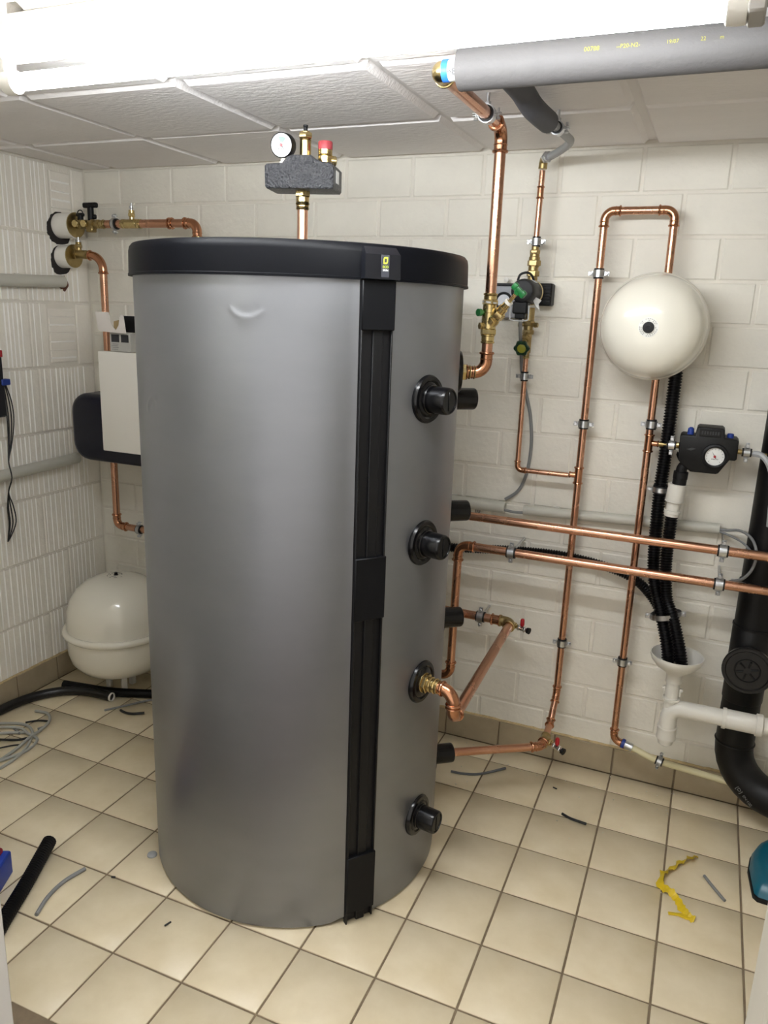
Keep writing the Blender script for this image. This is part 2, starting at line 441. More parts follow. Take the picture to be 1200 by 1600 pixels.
# ceiling of textured panels with grooves between them
ceiling = struct(MB().box(((XL+XR)/2, (YB+YF)/2, ZC+.064), (XR-XL+.2, YB-YF+.2, .1)).build('ceiling', CEILBACK))
xg = [XL]+[-1.822+.4815*k for k in range(7)]+[XR]; yg = [YB, -.31, -.776, -1.242, YF]
xg = [x for x in xg if x <= XR]
pan = {}
for i in range(len(xg)-1):
    for j in range(len(yg)-1):
        w = xg[i+1]-xg[i]-.016; d = yg[j]-yg[j+1]-.016
        if w < .02: continue
        k = (round(w, 3), round(d, 3))
        if k not in pan:
            a, b, c = w/2, d/2, .012
            vs = [(-a, -b, .016), (a, -b, .016), (a, b, .016), (-a, b, .016), (-a+c, -b+c, 0), (a-c, -b+c, 0), (a-c, b-c, 0), (-a+c, b-c, 0)]
            fs = [(0, 1, 5, 4), (1, 2, 6, 5), (2, 3, 7, 6), (3, 0, 4, 7), (7, 6, 5, 4)]
            pan[k] = MB().add(vs, fs).mesh('panel', PANEL, ang=20)
        copy_piece(pan[k], 'panel', ceiling, ((xg[i]+xg[i+1])/2, (yg[j]+yg[j+1])/2, ZC+random.uniform(-.001, .0015)),
                   (random.uniform(-.004, .004), random.uniform(-.004, .004), 0))
# tiled skirting
def skirting(name, along_x, lo, hi, joints):
    if along_x: o = MB().box(((lo+hi)/2, .113, .05), (hi-lo, .004, .094)).build(name, GROUT)
    else: o = MB().box((XL+.002, (lo+hi)/2, .05), (.004, hi-lo, .094)).build(name, GROUT)
    struct(o); es = [lo]+[j for j in joints if lo+.03 < j < hi-.03]+[hi]
    for a, b in zip(es, es[1:]):
        L = b-a-.005; c = (a+b)/2
        me = MB().box((0, 0, 0), (L, .007, .098) if along_x else (.007, L, .098), bev=.0015).mesh('skirting_tile', SKIRT)
        copy_piece(me, 'skirting_tile', o, (c, .1105, .050) if along_x else (XL+.0045, c, .050))
    if along_x: MB().tube([(lo+.02*k, .1135, .101+random.uniform(-.0015, .0015)) for k in range(int((hi-lo)/.02)+1)], .005, 6).build('bead', BEAD, o)
    else: MB().tube([(XL+.003, lo+.02*k, .101+random.uniform(-.0015, .0015)) for k in range(int((hi-lo)/.02)+1)], .005, 6).build('bead', BEAD, o)
skirting('baseboard_back', True, XL+.008, XR, [-1.8+.2*k for k in range(17)])
skirting('baseboard_left', False, -1.4, .107, [-1.4+.2*k for k in range(8)])

# ------------------------------------------------------------------ ceiling lamp (the only lamp of the room)
LY, LZ = -1.177, 1.90
t = thing('fluorescent_lamp', 'lit fluorescent tube lamp on the ceiling', 'lamp', (-.31, LY, ZC))
hb = MB(); hb.prism([(-.018, .0), (.018, .0), (.048, .058), (-.048, .058)], (-.932, LY, 1.936), (0, -1, 0), (0, 0, 1), 1.262)
hb.build('housing', mat('lamp_housing', '#e2ddc9', .4), t)
MB().cyl((-.918, LY, LZ), (.306, LY, LZ), .0150, 24).build('tube', TUBEM, t)
for x, s in ((-.932, 1), (.319, -1)):
    h = MB(); h.lathe((x, LY, LZ), (s, 0, 0), [(.021, -.008), (.0215, .004), (.020, .016), (.0165, .018), (.0165, .010)], 24)
    h.box((x-.004*s, LY, LZ+.028), (.016, .03, .05), bev=.003)
    h.build('lamp_holder', PVC, t)
e = MB(); e.box((.338, LY+.005, 1.915), (.022, .062, .06), bev=.003); e.box((.352, LY+.005, 1.93), (.008, .05, .05), bev=.002)
e.build('end_cap', mat('lamp_endcap', '#a5a29c', .5), t)

# ------------------------------------------------------------------ the storage tank
TX, TY, TR = -.63, -.598, .404
def tdir(az): a = R(az); return V((math.sin(a), math.cos(a), 0))
def tpt(az, r, z): d = tdir(az); return V((TX+d.x*r, TY+d.y*r, z))
tank = thing('storage_tank', 'tall grey cylindrical hot water storage tank with a black lid', 'storage tank', (TX, TY, 0))
dents = [(167, 1.535, .045, -60, 55, .0018), (113, 1.537, .035, -60, 45, .0013), (-154.5, 1.262, .042, 160, 260, .0017)]
def dent(az, z):
    d = 0
    for a0, z0, rad, t0, t1, h in dents:
        da = (az-a0+180) % 360-180
        x = -R(da)*TR; y = z-z0
        if abs(x) > .09 or abs(y) > .09: continue
        rr = math.hypot(x, y); th = math.degrees(math.atan2(x, -y))
        mid = (t0+t1)/2; half = (t1-t0)/2; dt = abs((th-mid+180) % 360-180)
        if dt < half:
            e = (rr-rad)/.006
            d += h*math.exp(-e*e)*math.sin(math.pi*.5*min(1, (half-dt)/18))
            if rr < rad: d -= h*.5*math.exp(-((rr-rad+.008)/.012)**2)*min(1, (half-dt)/18)
    return d
azs = []; a = 134.3
while a < 134.3+349.0:
    azs.append(a); near = any(abs((a-d[0]+180) % 360-180) < 11 for d in dents); a += .45 if near else 1.6
azs.append(134.3+349.1)
zs = []; z = .007
while z < 1.578:
    zs.append(z); near = any(abs(z-d[1]) < .07 for d in dents); z += .004 if near else .03
zs.append(1.578)
mb = MB(); vs = []; fs = []
for z in zs:
    for k, a in enumerate(azs):
        rr = TR+dent(a, z); zz = z
        if z == zs[0] and k < 4: zz += (.012, .008, .004, .001)[k]
        if k == 0: rr += .002
        vs.append(tpt(a, rr, zz))
n = len(azs)
for i in range(len(zs)-1):
    for k in range(n-1): fs.append((i*n+k, i*n+k+1, (i+1)*n+k+1, (i+1)*n+k))
o = len(vs)
for z in (.007, 1.578):
    for a in azs: vs.append(tpt(a, TR-.006, z))
for k in range(n-1): fs.append((o+k, o+k+1, k+1, k))
for i in (0, n-1): fs.append((i, (len(zs)-1)*n+i, o+n+i, o+i))
mb.add(vs, fs); mb.build('casing', SKIN, tank, ang=30)
MB().lathe((TX, TY, 0), (0, 0, 1), [(.33, .0), (.388, .0), (.388, 1.57), (.33, 1.57)], 48).build('insulation', BLACKM, tank)
lid = MB().lathe((TX, TY, 0), (0, 0, 1), [(.402, 1.572), (.4145, 1.572), (.4145, 1.5765), (.413, 1.578), (.4115, 1.626), (.4095, 1.636), (.404, 1.6425), (.39, 1.645), (0, 1.645)], 120).build('lid', LIDM, tank)
# seam profile in its own tangent frame
SA = 128.8; sn = tdir(SA); st = V((sn.y, -sn.x, 0)); st = -st if st.dot(V((1, 0, 0))) < 0 else st   # st points right in the picture
SO = V((TX, TY, 0))+sn*(TR-.001)
def sbox(mb, u0, u1, n0, n1, z0, z1, bev=.001):
    rot = Matrix((st, sn, V((0, 0, 1)))).transposed()
    mb.box(SO+st*(u0+u1)/2+sn*(n0+n1)/2+V((0, 0, (z0+z1)/2)), (u1-u0, n1-n0, z1-z0), rot, bev)
m = MB(); sbox(m, -.037, .037, -.008, .002, .004, 1.572)
sbox(m, -.038, -.034, -.004, .011, .0, 1.56); sbox(m, -.009, -.006, 0, .008, .004, 1.56); sbox(m, -.006, .016, 0, .006, .0, 1.56); sbox(m, .033, .037, -.004, .011, .004, 1.56)
m.build('seam_profile', BLACKM, tank)
for z0, z1 in ((1.472, 1.573), (.826, .976), (.033, .197)):
    m = MB(); sbox(m, -.0385, .0395, 0, .0145, z0, z1, .002); m.build('seam_cover', mat('cover_plastic', '#0b0c0f', .48, spec=.18), tank)
# badge on the lid
SB = V((TX, TY, 0))+sn*.408
def bpt(u, n, z): return SB+st*u+sn*n+V((0, 0, z))
m = MB(); vs = [bpt(u, n, z) for z, w, dn in ((1.574, .041, .0225), (1.622, .040, .0215), (1.637, .037, .006)) for u, n in ((-w, -.02), (w, -.02), (w, dn), (-w, dn))]
m.add(vs, [(0, 1, 5, 4), (1, 2, 6, 5), (2, 3, 7, 6), (3, 0, 4, 7), (4, 5, 9, 8), (5, 6, 10, 9), (6, 7, 11, 10), (7, 4, 8, 11), (8, 9, 10, 11), (3, 2, 1, 0)])
badge = m.build('lid_badge', mat('badge_plastic', '#101116', .28, spec=.5), tank)
up_z = V((0, 0, 1)); m = MB(); rot = Matrix((st, sn, up_z)).transposed()
m.box(bpt(.0045, .0222, 1.5995), (.0185, .0012, .043), rot, .0004); m.build('sticker', STICK, badge)
def leaf(s):
    pts = []
    for cx, cz, a0, a1, rr in ((-.2, .2, 90, 180, .8), (.2, -.2, 270, 360, .8)):
        if a0 == 90:
            pts += [(1*s, 1*s)]+[((cx+rr*math.cos(R(a)))*s, (cz+rr*math.sin(R(a)))*s) for a in range(a0, a1+1, 15)]
        else:
            pts += [(-1*s, -1*s)]+[((cx+rr*math.cos(R(a)))*s, (cz+rr*math.sin(R(a)))*s) for a in range(a0, a1+1, 15)]
    return pts
A, B = leaf(.0058), leaf(.0032); m = MB(); q = bpt(.0045, .0232, 1.6105); k = len(A)
m.add([q+st*a*.85+up_z*b*1.15 for a, b in A]+[q+st*a*.85+up_z*b*1.15 for a, b in B], [(i, (i+1) % k, k+(i+1) % k, k+i) for i in range(k)])
m.build('leaf_logo', LIME, badge)
text_mesh('ECO', .0066, bpt(.0045, .0232, 1.598), st, up_z).build('lettering', LIME, badge)
text_mesh('SKIN', .0060, bpt(.0045, .0232, 1.5915), st, up_z).build('lettering', WPRINT, badge)
# connection ports: flange and black plug, brass nipple where a pipe is connected
def flange(az, z):
    d = tdir(az); m = MB(); s = TR-.004
    m.lathe(tpt(az, s, z), d, [(.055, 0), (.055, .007), (.052, .0115), (.044, .0125), (.040, .010), (.036, .013), (0, .013)], 40)
    return m.build('port_flange', BLACKG, tank)
def plug(az, z, r=.031, L=.062, fl=True):
    d = tdir(az)
    f = flange(az, z) if fl else tank
    m = MB(); m.lathe(tpt(az, TR, z), d, [(r*1.06, 0), (r*1.06, .012), (r, .014), (r*.985, L-.006), (r*.95, L-.002), (r*.88, L), (r*.8, L), (r*.78, L-.002), (0, L-.002)], 40)
    m.build('plug', BLACKG, f)
    rot = Matrix((d, V((d.y, -d.x, 0)), up_z)).transposed()
    b = MB().box(tpt(az, TR+L-.0015, z), (.003, .007, r*1.4), rot, .001); b.build('grip_rib', BLACKG, f)
for az, z in ((106.2, 1.322), (105, .980), (99.5, .210)): plug(az, z)
for az, z in ((53.5, 1.288), (53.5, .972), (53.5, .648), (53.5, .197)): plug(az, z, .030, .074)
flange(101.5, .607); flange(64, 1.366)

# ------------------------------------------------------------------ safety group on top of the tank
t = thing('safety_group', 'boiler safety group with pressure gauge, air vent and red-capped valve on the tank', 'safety group', (TX, TY, 1.645))
MB().cyl((TX, TY, 1.64), (TX, TY, 1.765), .0128, 24).build('riser', mat('bright_copper', '#e0b095', .34, 1.), t)
m = MB(); stack(m, (TX, TY, 1.744), (0, 0, 1), [('b', .0165, .007), ('r', .0155, .004), ('b', .0175, .007), ('r', .016, .012), ('h', .0195, .014), ('r', .014, .01)])
m.build('union', BRASS, t)
GA = 166; gn = tdir(GA); gu = V((-gn.y, gn.x, 0)); gu = gu if gu.x > 0 else -gu
GO = V((TX, TY, 0))+gn*.045
out = [(-.082, 1.792), (-.078, 1.787), (.082, 1.787), (.086, 1.792), (.086, 1.838), (.078, 1.846), (.054, 1.848), (.040, 1.854), (.030, 1.862), (-.016, 1.862), (-.028, 1.857), (-.040, 1.844), (-.078, 1.842), (-.083, 1.837)]
m = MB(); m.prism(out, GO, gu, up_z, .092, .004)
body = m.build('insulation_shell', EPP, t, ang=50)
lr = Matrix((gn, gu, up_z)).transposed()
MB().box(V((TX, TY, 0))+gu*.0863+gn*.002+V((0, 0, 1.818)), (.030, .0012, .028), lr).build('paper_label', PAPER, body)
gc = V((TX, TY, 0))+gu*(-.046)+gn*.022+V((0, 0, 1.886))
view = (V((.346, -2.366, 1.51))-gc); gz = (gn*.96+V((0, 0, -.1))+gu*(-.10)).normalized()
m = MB(); m.lathe(gc, gz, [(.0265, -.024), (.0285, -.020), (.0285, .003), (.0270, .005), (.0262, .005), (.0262, .003), (0, .003)], 40)
g = m.build('pressure_gauge', BLACKM, t)
def gauge_face(parent, c, n, r, green=True):
    n = V(n).normalized(); u = V((0, 0, 1)).cross(n); u.normalize(); w = n.cross(u)
    MB().lathe(V(c), n, [(r, 0), (r, .0005), (0, .0005)], 36).build('dial', PAPER, parent)
    m = MB()
    for k in range(13):
        a = R(225-270*k/12); d = u*math.cos(a)+w*math.sin(a); s = n.cross(d)
        L = .16 if k % 3 == 0 else .1
        m.add([V(c)+n*.0008+d*r*(.9)+s*r*.02, V(c)+n*.0008+d*r*.9-s*r*.02, V(c)+n*.0008+d*r*(.9-L)-s*r*.02, V(c)+n*.0008+d*r*(.9-L)+s*r*.02], [(0, 1, 2, 3)])
    for k in range(5):
        q = V(c)+n*.0008-w*r*(.35)+u*r*(-.3+.15*k); m.add([q, q+u*r*.08, q+u*r*.08+w*r*.1, q+w*r*.1], [(0, 1, 2, 3)])
    m.build('dial_mark', INK, parent)
    if green:
        pts = [V(c)+n*.0009+(u*math.cos(R(a))+w*math.sin(R(a)))*r*q for q in (.25, .72) for a in range(50, 111, 10)]
        MB().add(pts, [(i, i+1, i+8, i+7) for i in range(6)]).build('green_zone', mat('dial_green', '#7fa58b', .6), parent)
    a = R(122); d = u*math.cos(a)+w*math.sin(a); s = n.cross(d)
    MB().add([V(c)+n*.0013-d*r*.25+s*r*.05, V(c)+n*.0013-d*r*.25-s*r*.05, V(c)+n*.0013+d*r*.75], [(0, 1, 2)]).build('pointer', INK, parent)
    MB().lathe(V(c)+n*.001, n, [(r*.14, 0), (r*.14, .0012), (0, .0012)], 16).build('pointer_hub', RED, parent)
gauge_face(g, gc+gz*.0032, gz, .0258)
m = MB(); stack(m, gc+V((0, 0, -.046))-gz*.008, (0, 0, 1), [('h', .009, .010), ('r', .006, .012)]); m.build('gauge_stem', mat('white_nylon', '#dcdccf', .4), t)
vc = V((TX, TY, 0))+gu*.006
m = MB(); stack(m, vc+V((0, 0, 1.858)), up_z, [('r', .0150, .005), ('r', .0137, .038), ('b', .0145, .004), ('h', .0172, .012), ('r', .0120, .003)])
a = m.build('air_vent', BRASS, t)
m = MB(); stack(m, vc+V((0, 0, 1.918)), up_z, [('r', .0048, .012), ('r', .0058, .005)]); m.build('vent_cap', BLACKM, a)
sc_ = V((TX, TY, 0))+gu*.055
m = MB(); stack(m, sc_+V((0, 0, 1.842)), up_z, [('r', .0172, .024), ('b', .0178, .003), ('r', .0170, .012)])
m.cyl(sc_+V((0, 0, 1.857)), sc_+V((0, 0, 1.857))+gu*.024-gn*.012, .0115, 16, .002)
s_ = m.build('safety_valve', BRASS, t)
m = MB(); m.lathe(sc_+V((0, 0, 1.880)), up_z, [(.0172, 0), (.0174, .016), (.016, .0185), (0, .0185)], 28); m.build('valve_cap', REDCAP, s_)

# ------------------------------------------------------------------ insulated pipe under the ceiling and the riser with the angled shut-off valve
t = thing('insulated_pipe', 'thick grey foam-insulated pipe running under the ceiling', 'insulated pipe', (.5, -.85, 1.914))
ins = MB().lathe((-.160, -.85, 1.951), (1, 0, 0), [(.0165, 0), (.036, 0), (.0365, .002), (.0365, 1.58), (.016, 1.58)], 40).build('insulation', FOAM, t)
MB().cyl((-.196, -.85, 1.951), (1.40, -.85, 1.951), .0160, 24).build('steel_pipe', mat('white_coated_pipe', '#dad9d4', .4), t)
MB().ring((-.186, -.85, 1.951), (1, 0, 0), .016, .0196, .012).build('blue_tape', BLUETAPE, t)
m = MB(); m.ring((-.1705, -.85, 1.951), (1, 0, 0), .016, .0185, .020); m.build('paper_label', PAPER, t)
dn = V((0, -.93, -.37)).normalized(); dw = V((1, 0, 0)).cross(dn); dw = dw if dw.z > 0 else -dw
text_mesh('n8', .017, V((-.171, -.85, 1.951))+dn*.0188, (1, 0, 0), dw).build('handwriting', INK, t)
# printed line on the foam, wrapped on its lower front side
pn = V((0, -.99, .10)).normalized(); pw = V((0, .10, .99))
for txt, x, s in (('00788', .085, .0105), ('--P20-N2-', .145, .0095), ('19/07', .215, .0085), ('22', .262, .0085), ('m', .29, .0085)):
    text_mesh(txt, s, V((x, -.85, 1.951))+pn*.0367, (1, 0, 0), pw, .0002).build('printed_text', YPRINT, ins)

DX, DY, DZ = -.2, -.39, 1.951
t = thing('copper_riser', 'copper pipe with green-handled angled valve rising from the tank to the ceiling', 'copper pipe', (DX, DY, 1.36))
pc = tpt(64, .478, 1.366)
run(t, [tpt(64, .43, 1.366), (DX, DY, 1.366), (DX, DY, 1.455)], .014, .030)
run(t, [(DX, DY, 1.556), (DX, DY, DZ), (DX, -.835, DZ)], .014, .034)
d64 = tdir(64)
m = MB(); stack(m, tpt(64, TR+.008, 1.366), d64, [('h', .0225, .014), ('r', .0165, .006), ('b', .0185, .007), ('r', .016, .006), ('b', .0180, .006)]); m.build('tank_union', BRASS, t)
m = MB(); stack(m, (DX, DY, 1.440), up_z, [('b', .0185, .007), ('r', .0165, .012), ('r', .0185, .004), ('h', .0205, .014), ('r', .0185, .04), ('r', .0175, .02), ('h', .0205, .012), ('r', .0165, .010), ('b', .0185, .007)])
vb = m.build('valve_body', BRASS, t)
vd = V((.66, -.18, .73)).normalized(); v0 = V((DX, DY, 1.487))
m = MB(); stack(m, v0, vd, [('r', .0170, .022), ('r', .0150, .006), ('h', .0178, .018), ('r', .0125, .014), ('r', .0095, .014)])
m.build('valve_bonnet', BRASS, vb)
m = MB(); m.ring(v0+vd*.078, vd, .008, .0105, .008); m.build('white_ring', PVC, vb)
m = MB(); stack(m, v0+vd*.070, vd, [('r', .0045, .05)]); m.build('valve_stem', BRASS, vb)
hs = vd.cross(V((0, 1, 0))).normalized(); rot = Matrix((hs, vd, hs.cross(vd))).transposed()
hc = v0+vd*.118
m = MB(); m.box(hc, (.040, .014, .012), rot, .003, 2); m.box(hc+hs*.014, (.014, .018, .016), rot, .004, 2); m.box(hc-hs*.014, (.014, .018, .016), rot, .004, 2); m.lathe(hc-vd*.012, vd, [(.007, 0), (.008, .01)], 16)
m.build('green_handle', GREEN, vb)
m = MB(); stack(m, (DX-.014, DY-.008, 1.517), (-.55, -.83, 0), [('r', .006, .008), ('r', .0095, .010)], 18); m.build('green_knob', GREEN, vb)
m = MB(); stack(m, (DX, DY, 1.484), (-.75, -.66, 0), [('r', .0085, .020), ('h', .0095, .006)]); m.build('drain_stub', BRASS_D, vb)
MB().ring((DX, DY, 1.543), (0.1, 0, 1), .0180, .0192, .004).build('clear_tie', CLEAR, vb)
m = MB()
arc, d1, d2, tt = elbow_path((DX, -.7, DZ), (DX, -.85, DZ), (-.1, -.85, DZ), .012)
m.tube([arc[0]+d1*.022]+arc+[arc[-1]+d2*.004], .0188, 20); m.torus(arc[0]+d1*.020, d1, .0180, .0035)
m.build('brass_elbow', BRASS, t)
clamp('pipe clamp hanging from the ceiling on the copper riser beside the insulated pipe', (DX, -.52, DZ), (0, 1, 0), .014, (0, 0, 1), .026)

# ------------------------------------------------------------------ circulation pipe with pump on the back wall
YP = .04
t = thing('circulation_pipe', 'thin copper pipe with brass fittings passing through the black circulation pump', 'copper pipe', (-.19, YP, 1.03))
run(t, [(-.188, YP, 1.925), (-.191, YP, 1.70)], .0085)
coupling(t, (-.189, YP, 1.865), up_z, .0085, .035)
run(t, [(-.193, YP, 1.40), (-.193, YP, 1.035), (-.03, YP, 1.035)], .0078, .016)
m = MB(); stack(m, (-.191, YP, 1.655), up_z, [('r', .0155, .004), ('h', .0205, .016), ('r', .0165, .010), ('r', .0145, .008), ('h', .0155, .012), ('r', .011, .012), ('b', .0118, .006)])
stack(m, (-.192, YP, 1.617), up_z, [('r', .0150, .012), ('h', .0195, .016), ('r', .0150, .012)])
m.build('upper_union', BRASS_D, t)
m = MB(); stack(m, (-.193, YP, 1.385), up_z, [('b', .0105, .006), ('r', .0095, .012), ('h', .0125, .010), ('r', .0125, .045), ('h', .0175, .014), ('r', .0145, .012), ('h', .0190, .014), ('r', .016, .04)])
vb = m.build('lower_valve', BRASS_D, t)
b0 = V((-.193, YP, 1.465)); bd = V((-.10, -.62, -.74)).normalized()
m = MB(); stack(m, b0, bd, [('r', .0125, .020), ('h', .0130, .012), ('r', .009, .014), ('r', .005, .014)]); m.build('valve_bonnet', BRASS_D, vb)
m = MB()
u, w, a_ = frame(bd*.4+V((.05, -.9, -.1)))
hc = b0+bd*.062
pts = []
for k in range(48):
    th = 2*math.pi*k/48; pts.append((.0235+.0022*math.cos(6*th), th))
vs = [hc+a_*h+(u*math.cos(th)+w*math.sin(th))*r*f for h, f in ((-.006, .9), (0., 1.), (.006, .93), (.006, .66), (.002, .62)) for r, th in pts]
fs = [(i*48+k, i*48+(k+1) % 48, (i+1)*48+(k+1) % 48, (i+1)*48+k) for i in range(4) for k in range(48)]
m.add(vs, fs+[tuple(range(48)), tuple(4*48+k for k in range(48))]); hw = m.build('handwheel', mat('dark_green_wheel', '#10301c', .4), vb)
MB().lathe(hc+a_*.002, a_, [(.0135, 0), (.0135, .0035), (.012, .0045), (0, .0045)], 24).build('wheel_disc', mat('olive_disc', '#8a8a2c', .4), hw)
for s in (-1, 1):
    m = MB(); stack(m, (-.193+.010*s, YP-.004, 1.487), (s, -.1, 0), [('r', .0055, .010), ('h', .0085, .007), ('r', .007, .004)]); m.build('test_plug', BRASS_D, vb)
m = MB(); arc, d1, d2, tt = elbow_path((-.188, YP, 1.93), (-.187, YP, 1.955), (-.15, -.03, 1.955), .014)
m.tube([arc[0]+d1*.012]+arc+[arc[-1]+d2*.012], .0125, 16); m.build('brass_elbow', BRASS_D, t)
m = MB(); stack(m, V((-.187, YP, 1.955))+d2*.026, d2, [('h', .0165, .014), ('r', .013, .012)]); m.build('steel_union', ZINC, t)
clamp('pipe clamp on the thin copper pipe above the circulation pump', (-.189, YP, 1.728), up_z, .0085, (0, 1, 0), YB-YP-.014)
clamp('pipe clamp on the thin copper pipe below the circulation pump', (-.193, YP, 1.331), up_z, .0078, (0, 1, 0), YB-YP-.014)

t = thing('grey_plastic_pipe', 'bent light grey plastic pipe under the ceiling above the pump', 'plastic pipe', (-.09, -.3, 1.94))
MB().tube(spline([(-.163, .005, 1.955), (-.125, -.06, 1.955), (-.088, -.135, 1.955), (-.072, -.185, 1.955), (-.070, -.23, 1.954), (-.076, -.38, 1.952), (-.082, -.62, 1.950)], 8), .0105, 18).build('tube', GREYP, t)
t2 = thing('pipe_insulation_sleeve', 'bent dark grey foam sleeve on the thin pipe behind the thick insulated pipe', 'pipe insulation', (-.08, -.6, 1.93))
MB().tube(spline([(-.077, -.445, 1.945), (-.080, -.53, 1.943), (-.083, -.585, 1.945), (-.088, -.62, 1.954), (-.092, -.66, 1.962), (-.092, -.80, 1.962)], 6), .0245, 24).build('sleeve', FOAMD, t2)
clamp('pipe clamp hanging from the ceiling on the light grey plastic pipe', (-.0745, -.345, 1.952), (-.04, -1, 0), .0105, (0, 0, 1), .026)

# circulation pump, its connector, tag, and cable
t = thing('circulation_pump', 'black round circulation pump with a clear-clipped plug on the back wall', 'pump', (-.192, YB, 1.58))
PX, PZ = -.191, 1.582
m = MB(); m.box((PX+.030, .086, PZ-.004), (.052, .050, .066), bev=.004)
for k in range(6): m.box((PX+.030+.0005, .0608, PZ-.029+.010*k), (.048, .003, .004), bev=.001)
m.build('back_shell', BLACKM, t)
MB().lathe((PX, .055, PZ), (0, -1, 0), [(.030, 0), (.034, .006), (.034, .03), (.031, .034)], 36).build('pump_housing', mat('pump_bronze', '#6a5a3a', .4, .8), t)
MB().lathe((PX, .030, PZ), (0, -1, 0), [(.036, 0), (.0375, .002), (.0375, .006), (.036, .008)], 36).build('clamp_ring', mat('cream_ring', '#c9b98c', .5), t)
mh = MB().lathe((PX, .028, PZ), (0, -1, 0), [(.034, 0), (.0355, .004), (.0355, .095), (.034, .110), (.031, .119), (.026, .121), (0, .121)], 40).build('motor_head', BLACKM, t)
MB().box((PX+.020, -.02, PZ+.0305), (.014, .03, .002), Matrix.Rotation(R(33), 3, 'Y')).build('nameplate', GREYP, mh)
m = MB(); m.box((PX-.004, -.066, PZ-.046), (.044, .040, .036), bev=.004); pl = m.build('plug', BLACKM, t)
m = MB(); m.box((PX-.004, -.066, PZ-.070), (.030, .028, .016), bev=.003); m.build('plug_boot', BLACKM, pl)
m = MB(); m.tube(spline([(PX-.030, -.087, PZ-.030), (PX-.031, -.088, PZ-.07), (PX-.024, -.088, PZ-.082), (PX+.018, -.088, PZ-.082), (PX+.024, -.088, PZ-.07), (PX+.023, -.087, PZ-.04)], 5), .0022, 8); m.build('clear_clip', CLEAR, pl)
m = MB(); m.add([V((PX+.026, -.045, PZ-.012)), V((PX+.050, -.046, PZ-.024)), V((PX+.042, -.047, PZ-.034)), V((PX+.046, -.046, PZ-.052)), V((PX+.036, -.047, PZ-.044)), V((PX+.026, -.046, PZ-.028))], [(0, 1, 2, 3, 4, 5)])
m.add([v+V((0, .001, 0)) for v in m.v[:6]], [(5, 4, 3, 2, 1, 0)]); m.build('paper_tag', mat('tag_grey', '#c4c2bd', .5), t)
m = MB(); m.tube(spline([(PX-.022, -.06, PZ+.026), (PX-.016, -.06, PZ+.046), (PX+.002, -.055, PZ+.053), (PX+.014, -.045, PZ+.047), (PX+.018, -.03, PZ+.034)], 6), .0035, 8); m.build('cable_loop', RUBBER, t)
t = thing('junction_box', 'grey opened electrical box on the wall left of the circulation pump', 'junction box', (-.29, YB, 1.5))
m = MB(); m.box((-.286, .098, 1.554), (.094, .034, .098), bev=.003); m.build('box', mat('box_grey', '#8d8f93', .45), t)
MB().box((-.286, .094, 1.606), (.100, .040, .007), bev=.001).build('top_edge', BLACKM, t)
m = MB(); m.torus((-.287, .0795, 1.556), (0, -1, 0), .024, .004, 30, 8); m.build('gland_ring', BLACKM, t)
MB().lathe((-.287, .081, 1.556), (0, -1, 0), [(.022, 0), (.022, .001), (0, .001)], 24).build('cover_disc', mat('disc_pale', '#c2c4c8', .4), t)
m = MB(); m.lathe((-.2855, .095, 1.621), (0, -1, 0), [(.008, 0), (.008, .004), (.005, .006), (0, .006)], 16); m.build('screw', PVC, t)
cable('pump_cable', 'grey cable hanging from the circulation pump down to the conduit gap', 'cable', [(-.195, -.066, 1.503), (-.200, -.03, 1.46), (-.212, .05, 1.41), (-.212, .085, 1.34), (-.196, .1, 1.27), (-.178, .105, 1.2), (-.168, .107, 1.11), (-.174, .106, 1.02), (-.196, .104, .955), (-.238, .098, .918)], .0055, CABLE)

# ------------------------------------------------------------------ copper pipe loop on the back wall
YA = .045; RA = .011
t = thing('copper_pipe_loop', 'copper pipe loop rising up the back wall and down behind the round vessel', 'copper pipe', (.1, YA, .15))
run(t, [(.0, -.118, .196), (0, -.03, .215), (0, YA, .285), (.002, YA, 1.812), (.192, YA, 1.812), (.199, YA, .166), (.235, YA-.004, .160)], RA, .026, socks={1: .008})
tee(t, (0, YA, 1.037), up_z, (-1, 0, 0), RA, .0078); tee(t, (.196, YA, 1.158), up_z, (1, 0, 0), RA, .0075)
m = MB(); stack(m, (.196, YA, 1.158), (1, 0, 0), [('r', .0075, .05), ('b', .0105, .006), ('h', .0105, .012), ('r', .008, .02), ('h', .0095, .006)]); m.build('brass_nipple', BRASS_D, t)
p0 = V((0, -.118, .196))
m = MB(); stack(m, p0+V((0, .03, .006)), (0, -1, -.2), [('b', .0150, .007), ('r', .0135, .012), ('h', .0165, .016), ('r', .0135, .012), ('b', .0150, .007)]); m.build('drain_tee', BRASS_D, t)
def drain_cock(root, p, d, up_=(0, -.1, 1)):
    p = V(p); d = V(d).normalized(); m = MB(); stack(m, p, d, [('h', .011, .012), ('r', .008, .008)]); e = m.build('drain_branch', BRASS, root)
    m = MB(); q = stack(m, p+d*.020, d, [('h', .0105, .008), ('r', .009, .014), ('h', .0105, .007), ('r', .0075, .006)]); b = m.build('ball_valve', CHROME, root)
    m = MB(); stack(m, q-d*.001, d, [('r', .0098, .007), ('r', .011, .003)]); m.build('end_cap', BLACKM, b)
    h = V(up_).normalized(); m = MB(); m.cyl(p+d*.036+h*.006, p+d*.036+h*.013, .004, 10); m.lathe(p+d*.036+h*.012, h, [(.0068, 0), (.0072, .003), (.0066, .020), (.0050, .022), (0, .022)], 14); m.build('red_handle', RED, b)
drain_cock(t, p0+V((.012, 0, .002)), (.88, -.45, -.12))
for lab, z in (('pipe clamp on the copper loop just left of the round vessel', 1.640), ('pipe clamp on the left copper pipe of the loop, halfway up the wall', 1.198), ('pipe clamp on the left copper pipe of the loop, near its lower end', .472)):
    clamp(lab, (.001, YA, z), up_z, RA, (0, 1, 0), YB-YA-.016)
